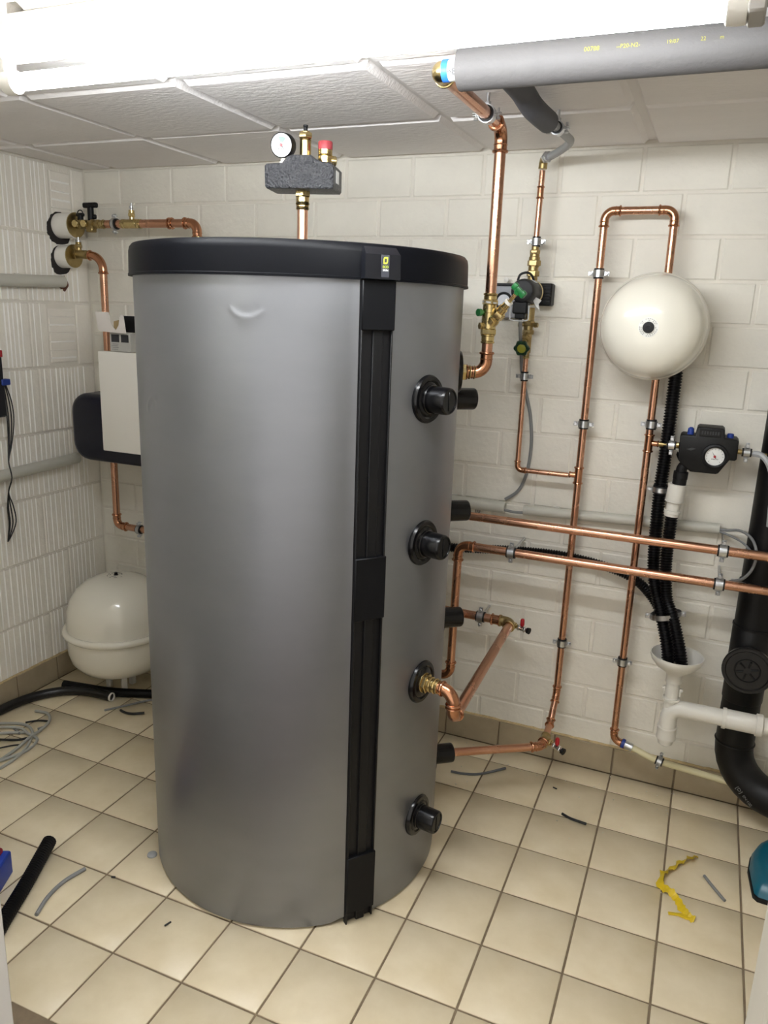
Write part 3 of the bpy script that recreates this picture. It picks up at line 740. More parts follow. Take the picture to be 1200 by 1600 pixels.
for lab, z in (('pipe clamp just below the round vessel, above the copper tee', 1.214), ('pipe clamp on the right copper pipe of the loop, left of the funnel', .447)):
    clamp(lab, (.197, YA, z), up_z, RA, (0, 1, 0), YB-YA-.016)
t = thing('tank_return_pipe', 'bottom copper pipe running from the lowest side plug of the tank', 'copper pipe', (-.24, -.31, .19))
run(t, [tpt(53.5, .472, .197), (-.005, -.158, .197), (0, -.118, .197)], RA*1.15, .022)

# ------------------------------------------------------------------ long horizontal pipes
YH = -.07; RH = .0135
t = thing('upper_flow_pipe', 'upper of two long copper pipes crossing horizontally in front of the wall', 'copper pipe', (.4, YH, .87))
run(t, [(-.46, YH, .8905), (1.40, YH, .8885)], RH)
t = thing('lower_flow_pipe', 'lower of two long copper pipes with an elbow dropping down beside the tank', 'copper pipe', (.4, YH, .3))
run(t, [(-.52, YH, .325), (-.342, YH, .325), (-.339, YH, .791), (1.40, YH, .7895)], RH, .032)
clamp('pipe clamp at the right end of the upper horizontal copper pipe', (.437, YH, .889), (1, 0, 0), RH, (0, 1, 0), .165)
clamp('pipe clamp at the right end of the lower horizontal copper pipe', (.440, YH, .7895), (1, 0, 0), RH, (0, 1, 0), .165)
clamp('pipe clamp on the lower horizontal copper pipe near the tank', (-.166, YH, .790), (1, 0, 0), RH, (0, 1, 0), .165)

# loop pipe from the lower tank port
Y3 = 0.; RD = .0145
t = thing('return_loop_pipe', 'copper return pipe slanting from the lower tank port to a brass drain elbow', 'copper pipe', (-.14, -.69, .5))
p101 = tdir(101.5); q = tpt(101.5, .500, .607); q2 = V((q.x, q.y, .532)); corner = V((-.163, Y3, .528))
run(t, [tpt(101.5, .44, .607), q, q2, corner+V((0, -.02, 0))], RD, .034, socks={1: .003, 2: .004})
run(t, [corner+V((-.012, 0, 0)), (-.44, Y3, .530)], RD)
m = MB(); stack(m, tpt(101.5, TR+.008, .607), p101, [('r', .026, .004), ('h', .0255, .010), ('r', .019, .006), ('b', .0205, .006), ('r', .018, .005), ('b', .0205, .007), ('r', .0178, .006)]); m.build('tank_union', BRASS, t)
arc, d1, d2, tt = elbow_path(corner+V((-.2, 0, 0)), corner, corner+V((0, -.3, 0)), .024)
m = MB(); m.tube([arc[0]+d1*.014]+arc+[arc[-1]+d2*.014], .0175, 18); m.torus(arc[0]+d1*.012, d1, .0165, .004); m.torus(arc[-1]+d2*.012, d2, .0170, .004); m.build('brass_elbow', BRASS_D, t)
coupling(t, corner+V((-.052, 0, 0)), (1, 0, 0), RD, .034)
drain_cock(t, corner+V((.008, -.012, -.002)), (.93, -.30, -.05))
clamp('pipe clamp on the short copper pipe above the slanting return pipe', (-.268, Y3, .529), (1, 0, 0), RD, (0, 1, 0), .094)

# ------------------------------------------------------------------ wall expansion vessel
t = thing('expansion_vessel', 'round white expansion vessel hanging on the back wall', 'expansion vessel', (.188, YB, 1.5))
vx, vz = .176, 1.4955; vr = .143
prof = [(0.02, 0), (.10, .004), (.128, .020), (.1405, .045), (vr, .062), (vr+.0035, .066), (vr+.0035, .076), (vr, .080), (.1410, .100), (.1345, .128), (.122, .152), (.104, .172), (.080, .186), (.055, .194), (.030, .198), (0, .199)]
m = MB(); m.lathe((vx, .035, vz), (0, -1, 0), prof, 72); m.build('shell', WHITEG, t, ang=50)
MB().lathe((vx-.003, .035-.1985, vz-.001), (0, -1, 0), [(.027, -.004), (.026, 0), (.0135, .0015), (0, .0015)], 40).build('ring_label', mat('ring_label_white', '#e4e3dc', .4), t)
cp = MB().lathe((vx-.003, .035-.197, vz-.001), (0, -1, 0), [(.0150, 0), (.0148, .006), (.0135, .009), (.006, .0095), (.0055, .008), (.003, .008), (.003, .0095), (0, .0095)], 28).build('valve_cap', BLACKM, t)
m = MB()
for ring_r, n_ in ((.0185, 20), (.0225, 26)):
    for k in range(n_):
        if random.random() < .28: continue
        a = 2*math.pi*k/n_; d = V((math.cos(a), 0, math.sin(a))); s = V((-math.sin(a), 0, math.cos(a))); yy = .035-.2004+(.0005 if ring_r > .02 else 0)
        c_ = V((vx-.003, yy, vz-.001))+d*ring_r; m.add([c_-d*.001-s*.0018, c_+d*.001-s*.0018, c_+d*.001+s*.0018, c_-d*.001+s*.0018], [(0, 1, 2, 3)])
m.build('ring_print', INKL, t)
MB().box((vx, .07, vz), (.03, .10, .16), bev=.003).build('bracket', ZINC, t)
# ------------------------------------------------------------------ filling unit with gauge
t = thing('filling_unit', 'black filling valve unit with a white pressure gauge and two blue caps', 'filling valve', (.36, YB, 1.08))
YS = -.015
out = [(.284, 1.134), (.2825, 1.196), (.288, 1.200), (.322, 1.199), (.325, 1.222), (.330, 1.226), (.392, 1.226), (.398, 1.221), (.400, 1.200), (.432, 1.198), (.4375, 1.193), (.4385, 1.142), (.434, 1.138), (.420, 1.138), (.396, 1.098), (.390, 1.095), (.322, 1.095), (.298, 1.112), (.285, 1.126), (.2785, 1.140)]
m = MB(); m.prism(out[::-1], (0, YS, 0), (1, 0, 0), (0, 0, 1), .075, .004)
b = m.build('shell', mat('unit_black', '#0b0b0c', .5, spec=.35, bump=.3, bscale=260, bdist=.001), t, ang=50)
MB().box((.3615, YS-.0015, 1.211), (.056, .003, .022), bev=.001).build('name_relief', BLACKM, b)
m = MB()
for k in range(7): m.box((.3405+.007*k, YS-.0032, 1.211), (.0042, .001, .009), bev=.0003)
m.build('raised_lettering', mat('raised_black', '#2b2c2e', .45), b)
MB().add([V((.303, YS-.0006, 1.160)), V((.318, YS-.0006, 1.165)), V((.330, YS-.0006, 1.163)), V((.316, YS-.0006, 1.157))], [(0, 1, 2, 3)]).build('raised_arrow', mat('raised_black', '#2b2c2e', .45), b)
gc = V((.381, YS, 1.146))
m = MB(); m.lathe(gc, (0, -1, 0), [(.036, -.004), (.035, .010), (.0295, .012), (.026, .010), (.026, .003), (0, .003)], 44); g = m.build('pressure_gauge', BLACKM, t)
gauge_face(g, gc+V((0, -.0036, 0)), (0, -1, 0), .0255, False)
for x, z_, k in ((.309, 1.200, 0), (.4145, 1.199, 1)):
    m = MB(); m.cyl((x, .012, z_-.004), (x, .012, z_+.012), .009, 16, .002)
    if k == 0: m.lathe((x, .012, z_+.010), (0, 0, 1), [(.0085, 0), (.0085, .006), (.004, .010), (0, .010)], 12)
    m.build('blue_cap', BLUE, t)
m = MB(); stack(m, (.438, .0, 1.164), (1, 0, -.06), [('r', .007, .02), ('h', .009, .006), ('r', .0065, .05)]); m.build('outlet_nipple', BRASS_D, t)
m = MB(); stack(m, (.283, .0, 1.168), (-1, 0, -.05), [('r', .007, .026), ('h', .0095, .006)]); m.build('inlet_nipple', BRASS, t)
m = MB(); arc, d1, d2, tt = elbow_path((.325, .005, 1.14), (.298, .005, 1.100), (.295, .005, 1.02), .022)
m.tube([arc[0]+d1*.02]+arc+[arc[-1]+d2*.012], .0155, 18); stack(m, arc[-1]+d2*.004, d2, [('r', .0205, .022), ('r', .0195, .02)]); m.build('drain_elbow', BLACKM, t)
m = MB(); stack(m, (.2925, .005, 1.052), (-.06, 0, -1), [('r', .0255, .050), ('r', .0270, .004), ('r', .0195, .026), ('r', .0235, .010), ('r', .0215, .008)]); m.build('white_adapter', PVC, t)
clamp('upright pipe clamp left of the black filling unit', (.262, .0, 1.164), (1, 0, 0), .0085, (0, 1, 0), .10, .016)
clamp('upright pipe clamp right of the black filling unit, beside the drain stack', (.462, .0, 1.163), (1, 0, 0), .0085, (0, 1, 0), .10, .016)
cable('filling_hose', 'grey hose curving down from the black filling unit over the drain stack', 'hose', [(.478, -.002, 1.162), (.500, -.012, 1.160), (.520, -.03, 1.140), (.535, -.04, 1.10), (.54, -.045, 1.05), (.545, -.047, .97)], .0085, GREYP)

# ------------------------------------------------------------------ black corrugated hoses into the funnel
corrugated([(.247, .055, 1.42), (.247, .055, 1.262), (.246, .055, 1.11), (.244, .055, 1.012), (.250, .050, .832), (.262, .035, .74), (.296, .0, .644), (.325, -.035, .56), (.334, -.05, .512)], .0195).build('corrugated_hose', HOSE, label='black corrugated hose coming down behind the round vessel into the funnel', cat='hose', group='corrugated hoses by the funnel')
corrugated([(.2885, .005, .968), (.288, .005, .923), (.290, .005, .803), (.305, -.005, .702), (.330, -.030, .652), (.360, -.056, .57), (.374, -.066, .512)], .0180).build('corrugated_hose', HOSE, label='black corrugated hose leading from the white adapter into the funnel', cat='hose', group='corrugated hoses by the funnel')
corrugated([(-.62, .075, .725), (-.407, .075, .731), (-.195, .080, .752), (-.026, .080, .759), (.117, .075, .745), (.205, .06, .722), (.262, .078, .665), (.300, .055, .61), (.335, .0, .56), (.356, -.025, .512)], .0155).build('corrugated_hose', HOSE, label='black corrugated hose sagging across the wall behind the long copper pipes', cat='hose', group='corrugated hoses by the funnel')
t = thing('hose_clamp', 'large zinc clamp bundling the black hoses above the funnel', 'pipe clamp', (.306, -.01, .64))
m = MB()
cc = V((.308, -.012, .650)); pts = [cc+V((math.cos(a)*.043, math.sin(a)*.034, .012*math.cos(a))) for a in [2*math.pi*k/40 for k in range(41)]]
ring_ = []
for k in range(40):
    p = pts[k]; ring_ += [p+V((0, 0, -.008)), p+V((0, 0, .008))]
m.add(ring_, [((2*k) % 80, (2*k+2) % 80, (2*k+3) % 80, (2*k+1) % 80) for k in range(40)])
inn = [cc+(v-cc)*.95 for v in ring_]; m.add(inn, [((2*k+1) % 80, (2*k+3) % 80, (2*k+2) % 80, (2*k) % 80) for k in range(40)])
m.build('band', ZINC, t)
for s in (-1, 1):
    m = MB(); m.box(cc+V((s*.050, 0, .012*s)), (.014, .004, .016), bev=.001); m.cyl(cc+V((s*.051, -.012, .012*s)), cc+V((s*.051, .012, .012*s)), .004, 10); m.build('lug', ZINC, t)
clamp('thin pipe clamp on the black corrugated hose left of the white adapter', (.246, .055, 1.02), up_z, .0195, (0, 1, 0), .03, .014)

# ------------------------------------------------------------------ funnel, siphon and drain stack
t = thing('drain_funnel', 'white plastic drain funnel with siphon bend and pipe to the black stack', 'funnel', (.36, -.06, .25))
fx, fy = .3565, -.06
m = MB(); m.lathe((fx, fy, .460), (.0, 0, 1), [(.0175, .02), (.0215, .022), (.0215, .0), (.023, .0), (.023, .026), (.032, .036), (.056, .052), (.071, .070), (.0755, .084), (.0755, .090), (.073, .090), (.068, .074), (.052, .056), (.026, .040), (.018, .034)], 48); m.build('funnel', PVC, t, ang=50)
m = MB(); m.cyl((fx, fy, .365), (fx, fy, .475), .0195, 28); m.ring((fx, fy, .405), (0, 0, 1), .019, .025, .008); m.build('inlet_pipe', PVC, t)
for s in (-1, 1):
    m = MB(); m.box((fx+s*.023, fy, .430), (.006, .012, .026), bev=.002); m.box((fx+s*.026, fy-.002, .437), (.008, .01, .008), bev=.002); m.build('clip', PVC, t)
m = MB(); m.lathe((fx, fy, .0), (0, 0, 1), [(.0, .246), (.012, .247), (.021, .254), (.0235, .266), (.0235, .272), (.029, .272), (.0295, .276), (.0285, .280), (.0285, .308), (.0295, .310), (.028, .315), (.025, .317), (.025, .34)], 36); m.build('siphon_cup', PVC, t)
arc, d1, d2, tt = elbow_path((fx, fy-.004, .2), (fx, fy-.004, .379), (.8, fy-.004, .379), .034)
m = MB(); m.tube([arc[0]+d1*.04]+arc+[V((.66, fy-.004, .3795))], .0250, 28); m.build('siphon_bend', PVC, t)
m = MB(); m.ring((.508, fy-.004, .379), (1, 0, 0), .0245, .031, .010); m.lathe((.512, fy-.004, .379), (1, 0, 0), [(.027, 0), (.0285, .002), (.0285, .08), (.033, .082), (.033, .098), (.03, .10), (.024, .10)], 30); m.build('socket', PVC, t)
t2 = thing('drain_stack', 'black soil stack standing against the back wall with a round inspection cap', 'drain pipe', (.556, .05, 0))
arc, d1, d2, tt = elbow_path((.556, .05, 1.9), (.556, .05, .115), (1.1, -.18, .115), .13)
MB().cyl((.556, .05, .36), (.556, .05, ZC-.005), .055, 40).build('pipe', STACKM, t2)
m = MB(); m.tube([arc[0]+d1*.13]+arc+[V((1.38, -.299, .095))], .0555, 36); m.torus(arc[0]+d1*.012, d1, .0555, .0035, 40); m.build('foot_bend', STACKM, t2)
m = MB(); m.ring((.556, .05, .640), (0, 0, 1), .054, .0590, .006); m.lathe((.556, .05, .40), (0, 0, 1), [(.0555, 0), (.0575, .003), (.0575, .235), (.0555, .238)], 40); m.build('access_pipe', STACKM, t2)
mz = V((.556, .0, .533)); cap = MB().lathe(mz, (-.12, -1, .04), [(.055, -.03), (.055, .035), (.069, .038), (.0700, .052), (.067, .056), (.060, .056), (.057, .052), (.0, .052)], 48).build('inspection_cap', mat('cap_black', '#0c0c0d', .35), t2)
m = MB(); an = V((-.12, -1, .04)).normalized(); u, w, _ = frame(an)
for k in range(6):
    a = 2*math.pi*k/6+.3; d = u*math.cos(a)+w*math.sin(a); m.tube([mz+an*.053+d*.010, mz+an*.0545+d*.030], .0028, 8)
m.torus(mz+an*.053, an, .034, .0022, 30, 6); m.build('cap_rib', BLACKM, cap)
clamp_t = thing('stack_clamp', 'wide zinc clamp around the black drain stack', 'pipe clamp', (.556, YB, .77))
MB().ring((.556, .05, .772), (-.05, .03, 1), .0555, .0585, .024, 40).build('rubber_lining', RUBBER, clamp_t)
MB().ring((.556, .05, .772), (-.05, .03, 1), .0586, .0610, .018, 40).build('band', ZINC, clamp_t)
for s in (-1, 1):
    m = MB(); m.box((.556+s*.070, .045, .772+.004*s), (.022, .006, .018), bev=.001); m.cyl((.556+s*.071, .02, .772+.004*s), (.556+s*.071, .065, .772+.004*s), .004, 10); m.lathe((.556+s*.071, .018, .772), (0, 1, 0), [(.0065, 0), (.0065, .005)], 6); m.build('lug', ZINC, clamp_t)
# pale printed marks on the foot bend
m = text_mesh('DN', .020, (0, 0, 0), (1, 0, 0), (0, 0, 1)); fo = V((.615, -.0335, .155))
e0 = arc[4]; ed = (arc[6]-arc[3]).normalized(); es = V((0, 0, 1)); en = (ed.cross(es)).normalized(); en = en if en.y < 0 else -en; ew = en.cross(ed).normalized()
base = (arc[5]+en*.0562-ew*.006); ev = -ew if ew.z < 0 else ew
text_mesh('[D]', .016, base+en*.0005, ed, ev).build('print', mat('stack_print', '#7e7e7c', .6), t2)
text_mesh('EN:100', .012, base+ed*.036+en*.001, ed, ev).build('print', mat('stack_print', '#7e7e7c', .6), t2)

# cream hose at the bottom of the loop
t = thing('cream_hose', 'short cream plastic hose with blue collar along the skirting below the funnel', 'hose', (.3, YA, .14))
m = MB(); m.tube(spline([(.232, YA-.006, .163), (.27, YA-.01, .155), (.33, YA-.02, .142), (.40, YA-.01, .128), (.50, YA-.004, .118), (.62, YA+.0, .108)], 6), .0105, 16); m.build('tube', CREAMH, t)
m = MB(); m.cyl((.226, YA-.005, .164), (.236, YA-.006, .162), .0155, 20); m.build('blue_collar', BLUE, t)
m = MB(); m.cyl((.236, YA-.006, .162), (.262, YA-.009, .157), .0135, 20, .001); m.build('steel_sleeve', ZINC, t)
clamp('small dark clamp holding the cream hose below the siphon', (.348, YA-.019, .138), (1, -.1, -.2), .0105, (0, .5, -.86), .0, .014)

# ------------------------------------------------------------------ conduits on the walls
def conduit(label, a, b, r, wall):
    t = thing('cable_conduit', label, 'conduit', a, 'grey plastic cable conduits')
    a = V(a); b = V(b); d = (b-a).normalized(); m = MB()
    m.lathe(a, d, [(r*.8, .003), (r, 0), (r, (b-a).length), (r*.8, (b-a).length), (r*.8, (b-a).length-.01)], 24); m.build('tube', DUCT, t)
    L = (b-a).length; n = max(2, int(L/.28))
    for k in range(n):
        p = a+d*L*(k+.35)/n; w = V(wall)
        c = MB(); c.box(p+w*r*.5+V((0, 0, r+.001)), (.02 if abs(d.x) > .5 else .008, .008 if abs(d.x) > .5 else .02, .004), bev=.001)
        c.box(p+w*r*.5+V((0, 0, -r-.001)), (.014 if abs(d.x) > .5 else .006, .006 if abs(d.x) > .5 else .014, .003), bev=.0005); c.build('clip', PVC, t)
    return t
conduit('grey conduit on the back wall left of the gap with the cable', (-.80, .092, .893), (-.234, .092, .892), .0195, (0, 1, 0))
conduit('grey conduit on the back wall running right to the drain stack', (-.172, .094, .892), (.425, .094, .912), .0165, (0, 1, 0))
cable('conduit_cable', 'grey cable bridging the gap between the two back wall conduits', 'cable', [(-.30, .090, .886), (-.234, .088, .884), (-.20, .087, .882), (-.168, .088, .884), (-.1, .09, .888)], .0045, CABLE)
cable('looped_cable', 'grey cable looping out of the conduit end onto the drain stack', 'cable', [(.40, .09, .912), (.44, .085, .912), (.48, .06, .922), (.51, .01, .915), (.525, -.03, .885), (.52, -.04, .84), (.50, -.02, .80), (.47, .02, .775)], .0042, CABLE)
cable('short_cable', 'second thin grey cable hanging from the conduit end by the drain stack', 'cable', [(.41, .09, .908), (.45, .08, .900), (.49, .05, .890), (.515, .0, .878)], .0035, CABLE)
conduit('upper grey conduit on the left wall ending at a broken hole', (-1.958, -1.30, 1.545), (-1.958, -.05, 1.579), .0215, (-1, 0, 0))
conduit('lower grey conduit on the left wall behind the hanging test leads', (-1.961, -1.30, .868), (-1.961, -.035, .9005), .0215, (-1, 0, 0))
text_mesh('10', .022, (-.335, YB-.002, .862), (1, 0, 0), up_z).build('pen_mark', INK, label='small pen marks on the back wall below the conduit', cat='writing')

# ------------------------------------------------------------------ left corner: pipes coming through the left wall
YL = -.02
def core_hole(label, z, r):
    o = MB(); pts = []
    n = 28
    for k in range(n):
        a = 2*math.pi*k/n; rr = r*(1+.06*math.sin(3*a+z*9)+random.uniform(-.03, .03)+(.10 if math.sin(a) < -.7 else 0)); pts.append((rr*math.cos(a), rr*math.sin(a)))
    o.prism(pts, (XL+.0018, YL-.006, z-.006), (0, 1, 0), (0, 0, 1), .05)
    return o.build('core_hole', DARKHOLE, label=label, cat='wall hole')
core_hole('dark drilled hole in the left wall around the upper white sleeve', 1.778, .056)
core_hole('dark drilled hole in the left wall around the lower white sleeve', 1.664, .050)
t = thing('upper_sleeve_pipe', 'upper pipe through the left wall with black butterfly handle valve and copper end', 'copper pipe', (XL, YL, 1.75))
ZU = 1.785
MB().lathe((XL+.002, YL, ZU-.004), (1, 0, 0), [(.034, 0), (.045, 0), (.045, .073), (.034, .073)], 36).build('sleeve', PANELW, t)
MB().lathe((XL+.060, YL, ZU-.002), (1, 0, 0), [(.0, 0), (.0445, .016), (.0445, .020), (.030, .022), (0, .022)], 36).build('sleeve_disc', BRASS_D, t)
m = MB(); stack(m, (XL+.078, YL, ZU), (1, 0, 0), [('r', .015, .016), ('h', .019, .016), ('r', .0165, .046), ('h', .019, .014), ('r', .0135, .012), ('h', .0175, .014), ('r', .0145, .010), ('b', .0165, .007), ('r', .014, .006)])
vb = m.build('ball_valve', BRASS_D, t)
for x in (XL+.100, XL+.140):
    m = MB(); stack(m, (x, YL-.010, ZU+.002), (.15, -1, -.1), [('r', .009, .010), ('h', .0135, .008), ('r', .0125, .006)]); m.build('test_plug', BRASS, vb)
MB().box((XL+.151, YL, ZU-.018), (.030, .026, .02), bev=.003).build('valve_foot', BRASS_D, vb)
hx = XL+.152
m = MB(); m.cyl((hx, YL, ZU+.012), (hx, YL, ZU+.060), .0115, 18, .002); m.box((hx, YL, ZU+.066), (.064, .018, .018), bev=.004); m.box((hx+.018, YL, ZU+.026), (.014, .012, .016), bev=.003); m.build('black_handle', BLACKM, vb)
m = MB(); m.cyl((XL+.102, YL, ZU+.012), (XL+.102, YL, ZU+.034), .011, 16, .002); m.box((XL+.102, YL, ZU+.034), (.034, .014, .012), bev=.003); m.tube([(XL+.102+.012*math.cos(R(a)), YL, ZU+.040+.010*math.sin(R(a))) for a in range(0, 181, 20)], .002, 6); m.build('black_cap', BLACKM, vb)
m = MB(); stack(m, (-1.692, YL, ZU), (1, 0, 0), [('b', .016, .007), ('h', .0175, .014), ('r', .016, .050), ('h', .0175, .012), ('b', .0165, .007)]); stack(m, (-1.645, YL, ZU+.012), up_z, [('r', .009, .012), ('h', .0125, .012), ('r', .0105, .010)])
vt = m.build('vent_tee', BRASS, t)
m = MB(); stack(m, (-1.645, YL, ZU+.046), up_z, [('r', .005, .006), ('r', .0075, .008), ('r', .003, .010)]); m.build('vent_screw', ZINC, vt)
run(t, [(-1.76, YL, ZU), (-1.365, YL, ZU), (-1.350, YL-.012, 1.60)], .0145, .030)
coupling(t, (-1.475, YL, ZU), (1, 0, 0), .0145, .02)
m = MB(); stack(m, (-1.3515, YL-.010, 1.722), (0, 0, 1), [('b', .0165, .007), ('r', .0155, .010)]); m.build('brass_ring', BRASS, t)
clamp('pipe clamp with white ring on the upper pipe by the left wall valve', (-1.722, YL, ZU), (1, 0, 0), .0155, (0, 1, 0), .114, .012)
t = thing('lower_sleeve_pipe', 'lower copper pipe from the left wall dropping behind the white station panel', 'copper pipe', (-1.787, YL, .63))
ZW = 1.681
MB().lathe((XL+.002, YL, ZW-.010), (1, 0, 0), [(.030, 0), (.041, 0), (.041, .055), (.03, .055)], 36).build('sleeve', PANELW, t)
MB().lathe((XL+.045, YL, ZW-.008), (1, 0, 0), [(.0, 0), (.042, .012), (.042, .017), (.028, .018), (0, .018)], 36).build('sleeve_disc', BRASS_D, t)
m = MB(); stack(m, (XL+.060, YL, ZW), (1, 0, -.05), [('h', .020, .018), ('r', .0155, .042), ('h', .018, .012), ('b', .016, .008)]); stack(m, (XL+.085, YL, ZW+.012), up_z, [('r', .010, .010), ('h', .0135, .012), ('r', .011, .008)])
vt = m.build('vent_tee', BRASS_D, t)
m = MB(); stack(m, (XL+.085, YL, ZW+.042), up_z, [('r', .0095, .006), ('r', .003, .012)]); m.build('vent_screw', ZINC, vt)
run(t, [(-1.872, YL, 1.678), (-1.789, YL, 1.672), (-1.788, YL, .640), (-1.56, YL, .638)], .0135, .026, brs={1: .052}, socks={1: .014})
clamp('pipe clamp on the low copper pipe beside the tank in the left corner', (-1.676, YL, .638), (1, 0, 0), .0135, (0, 1, 0), .116, .014)
o = MB(); pts = [(.022*math.cos(2*math.pi*k/14)*random.uniform(.7, 1.25), .026*math.sin(2*math.pi*k/14)*random.uniform(.7, 1.2)) for k in range(14)]
o.prism(pts, (XL+.0018, -.022, 1.572), (0, 1, 0), (0, 0, 1), .04); o.build('broken_hole', RUST, label='ragged reddish hole in the left wall at the conduit end', cat='wall hole')

# ------------------------------------------------------------------ white station panel with black shell, box on top
t = thing('heating_station', 'white-panelled wall station with a rounded dark shell in the left corner', 'heating station', (-1.5, YB, .95))
MB().box((-1.44, -.185, 1.163), (.465, .028, .358), bev=.004, bseg=2).build('front_panel', PANELW, t)
pts = []
for cx, cz, a0 in ((-.155, .055, 90), (-.155, -.055, 180)):
    pts += [(cx+.072*math.cos(R(a)), cz+.072*math.sin(R(a))) for a in range(a0, a0+91, 15)]
pts = pts+[(.22, -.127), (.22, .127)]
m = MB(); m.prism([(a, b) for a, b in pts], (-1.640, -.150, 1.052), (1, 0, 0), (0, 0, 1), .075, .018); m.build('dark_shell', DBLUE, t, ang=50)
pts2 = [(a*.9-.012 if a < 0 else a, b*.9) for a, b in pts]
m = MB(); m.prism(pts, (-1.648, -.072, 1.052), (1, 0, 0), (0, 0, 1), .075, .006); m.build('back_shell', BLACKM, t, ang=50)
m = MB(); m.box((-1.45, .06, 1.05), (.30, .11, .26), bev=.004); m.build('wall_bracket', BLACKM, t)
# box and torn cardboard on top of the panel
t = thing('instruction_box', 'small printed carton standing on top of the white station panel', 'box', (-1.60, -.185, 1.343))
bz = 1.3435
MB().box((-1.574, -.178, bz+.032), (.090, .030, .064), bev=.001).build('carton', mat('carton_grey', '#b9b8b2', .55), t)
MB().box((-1.594, -.1938, bz+.045), (.034, .001, .026)).build('print', INK, t); MB().box((-1.552, -.1938, bz+.045), (.032, .001, .026)).build('print', INK, t)
m = MB()
for k in range(4): m.box((-1.598+.004*(k % 2), -.1938, bz+.007+.006*k), (.026, .001, .0016))
m.build('print', mat('print_grey', '#77777a', .6), t)
MB().box((-1.550, -.165, bz+.094), (.075, .02, .056), bev=.002).build('dark_insert', BLACKM, t)
t = thing('torn_cardboard', 'white torn cardboard piece lying across the small carton', 'cardboard', (-1.63, -.215, 1.40))
pts = [(0, 0), (-.008, .058), (.050, .058), (.056, .028), (.066, .010), (.078, -.002), (.092, .016), (.096, .040), (.104, .052), (.114, .046), (.120, .0), (.122, -.012), (.014, -.008)]
m = MB(); m.prism(pts, (-1.650, -.214, 1.4185), (1, 0, 0), (0, 0, 1), .0025); m.build('flap', CARD, t, ang=20)
m = MB(); m.prism([(0, 0), (.002, .034), (.026, .040), (.048, .028), (.044, 0)], (-1.595, -.198, 1.412), (1, 0, 0), (0, 0, 1), .002); m.build('inner_flap', CARDB, t, ang=20)

# ------------------------------------------------------------------ floor expansion vessel
ex, ey = -1.69, -.15
t = thing('floor_expansion_vessel', 'large white expansion vessel with a rolled rim standing on the floor', 'expansion vessel', (ex, ey, 0))
prof = [(.0, .085), (.07, .088), (.12, .099), (.158, .120), (.183, .152), (.193, .19), (.194, .24)]
MB().lathe((ex, ey, 0), up_z, prof+[(.194, .268)], 80).build('lower_shell', WHITEG, t, ang=60)
MB().torus((ex, ey, .272), up_z, .1965, .0135, 80, 12).build('rim', WHITEG, t)
MB().lathe((ex, ey, 0), up_z, [(.191, .27), (.191, .328), (.187, .362), (.173, .400), (.147, .436), (.109, .464), (.066, .479), (.03, .4835), (0, .4845)], 80).build('upper_shell', WHITEG, t, ang=60)
for a in (80, 200, 322):
    d = V((math.cos(R(a)), math.sin(R(a)), 0)); m = MB(); m.box(V((ex, ey, .05))+d*.052, (.022, .022, .10), Matrix.Rotation(R(a), 3, 'Z'), .003); m.build('foot', PVC, t)
m = MB(); stack(m, (ex, ey, .482), up_z, [('r', .009, .004), ('r', .0065, .009)]); m.build('valve_cap', BLACKM, t)
m = MB()
for k in range(18):
    a = R(20*k+8); L = random.choice((.006, .010, .004)); rr = .022+.010*(k % 2)
    if random.random() < .35: continue
    c_ = V((ex+math.cos(a)*rr, ey+math.sin(a)*rr, .4853-(.0012 if k % 2 else 0))); d = V((-math.sin(a), math.cos(a), 0)); e = V((math.cos(a), math.sin(a), 0))
    m.add([c_-d*L-e*.0015, c_+d*L-e*.0015, c_+d*L+e*.0015, c_-d*L+e*.0015], [(0, 1, 2, 3)])
m.build('ring_print', INK, t)

# ------------------------------------------------------------------ tester hanging at the left edge
t = thing('test_meter', 'dark blue tester with black leads hanging on the left wall', 'tester', (-1.95, -.40, .65))
MB().box((-1.955, -.405, 1.222), (.045, .060, .235), bev=.006).build('case', mat('meter_black', '#16171d', .4), t)
MB().box((-1.930, -.392, 1.325), (.012, .022, .024), bev=.002).build('red_button', RED, t)
MB().box((-1.940, -.372, 1.226), (.026, .036, .022), bev=.003).build('blue_clip', BLUE, t)
for k, (dy, dy2) in enumerate(((0, 0), (.012, .010), (.022, .022), (-.006, -.004))):
    m = MB(); m.tube(spline([(-1.952, -.365+dy*.4, 1.216), (-1.955, -.356+dy, 1.15), (-1.957, -.352+dy, 1.08), (-1.958, -.358+dy*.5, 1.0), (-1.952, -.372, .94), (-1.934, -.380, .885), (-1.952, -.384, .83), (-1.962, -.382+dy2, .77), (-1.965, -.378+dy2*1.2, .71), (-1.966, -.388+dy2*.6, .665), (-1.967, -.394, .642)], 6), .0021, 6)
    m.build('lead', CABLEK, t)

# ------------------------------------------------------------------ things lying on the floor
def floor_hose(label, pts, r, m=HOSE, corr=True, group='black hose ends on the floor'):
    P = [(x, y, r+z) for x, y, z in pts]
    o = corrugated(P, r) if corr else MB().tube(spline(P, 8), r, 14)
    return o.build('floor_hose', m, label=label, cat='hose', group=group)
floor_hose('black corrugated hose end lying beside the blue and red box', [(-.975, -1.50, 0), (-1.05, -1.345, 0), (-1.098, -1.245, 0), (-1.148, -1.132, 0), (-1.220, -.985, 0)], .0195)
t = thing('smooth_floor_hose', 'smooth black hose curving over the floor in front of the vessel', 'hose', (-1.9, -.4, 0))
MB().tube(spline([(-1.80, -.98, .018), (-1.90, -.78, .018), (-1.945, -.60, .018), (-1.935, -.43, .018), (-1.875, -.318, .018), (-1.78, -.262, .018), (-1.655, -.252, .018)], 8), .0175, 18).build('tube', mat('smooth_black', '#0d0d0f', .35), t)
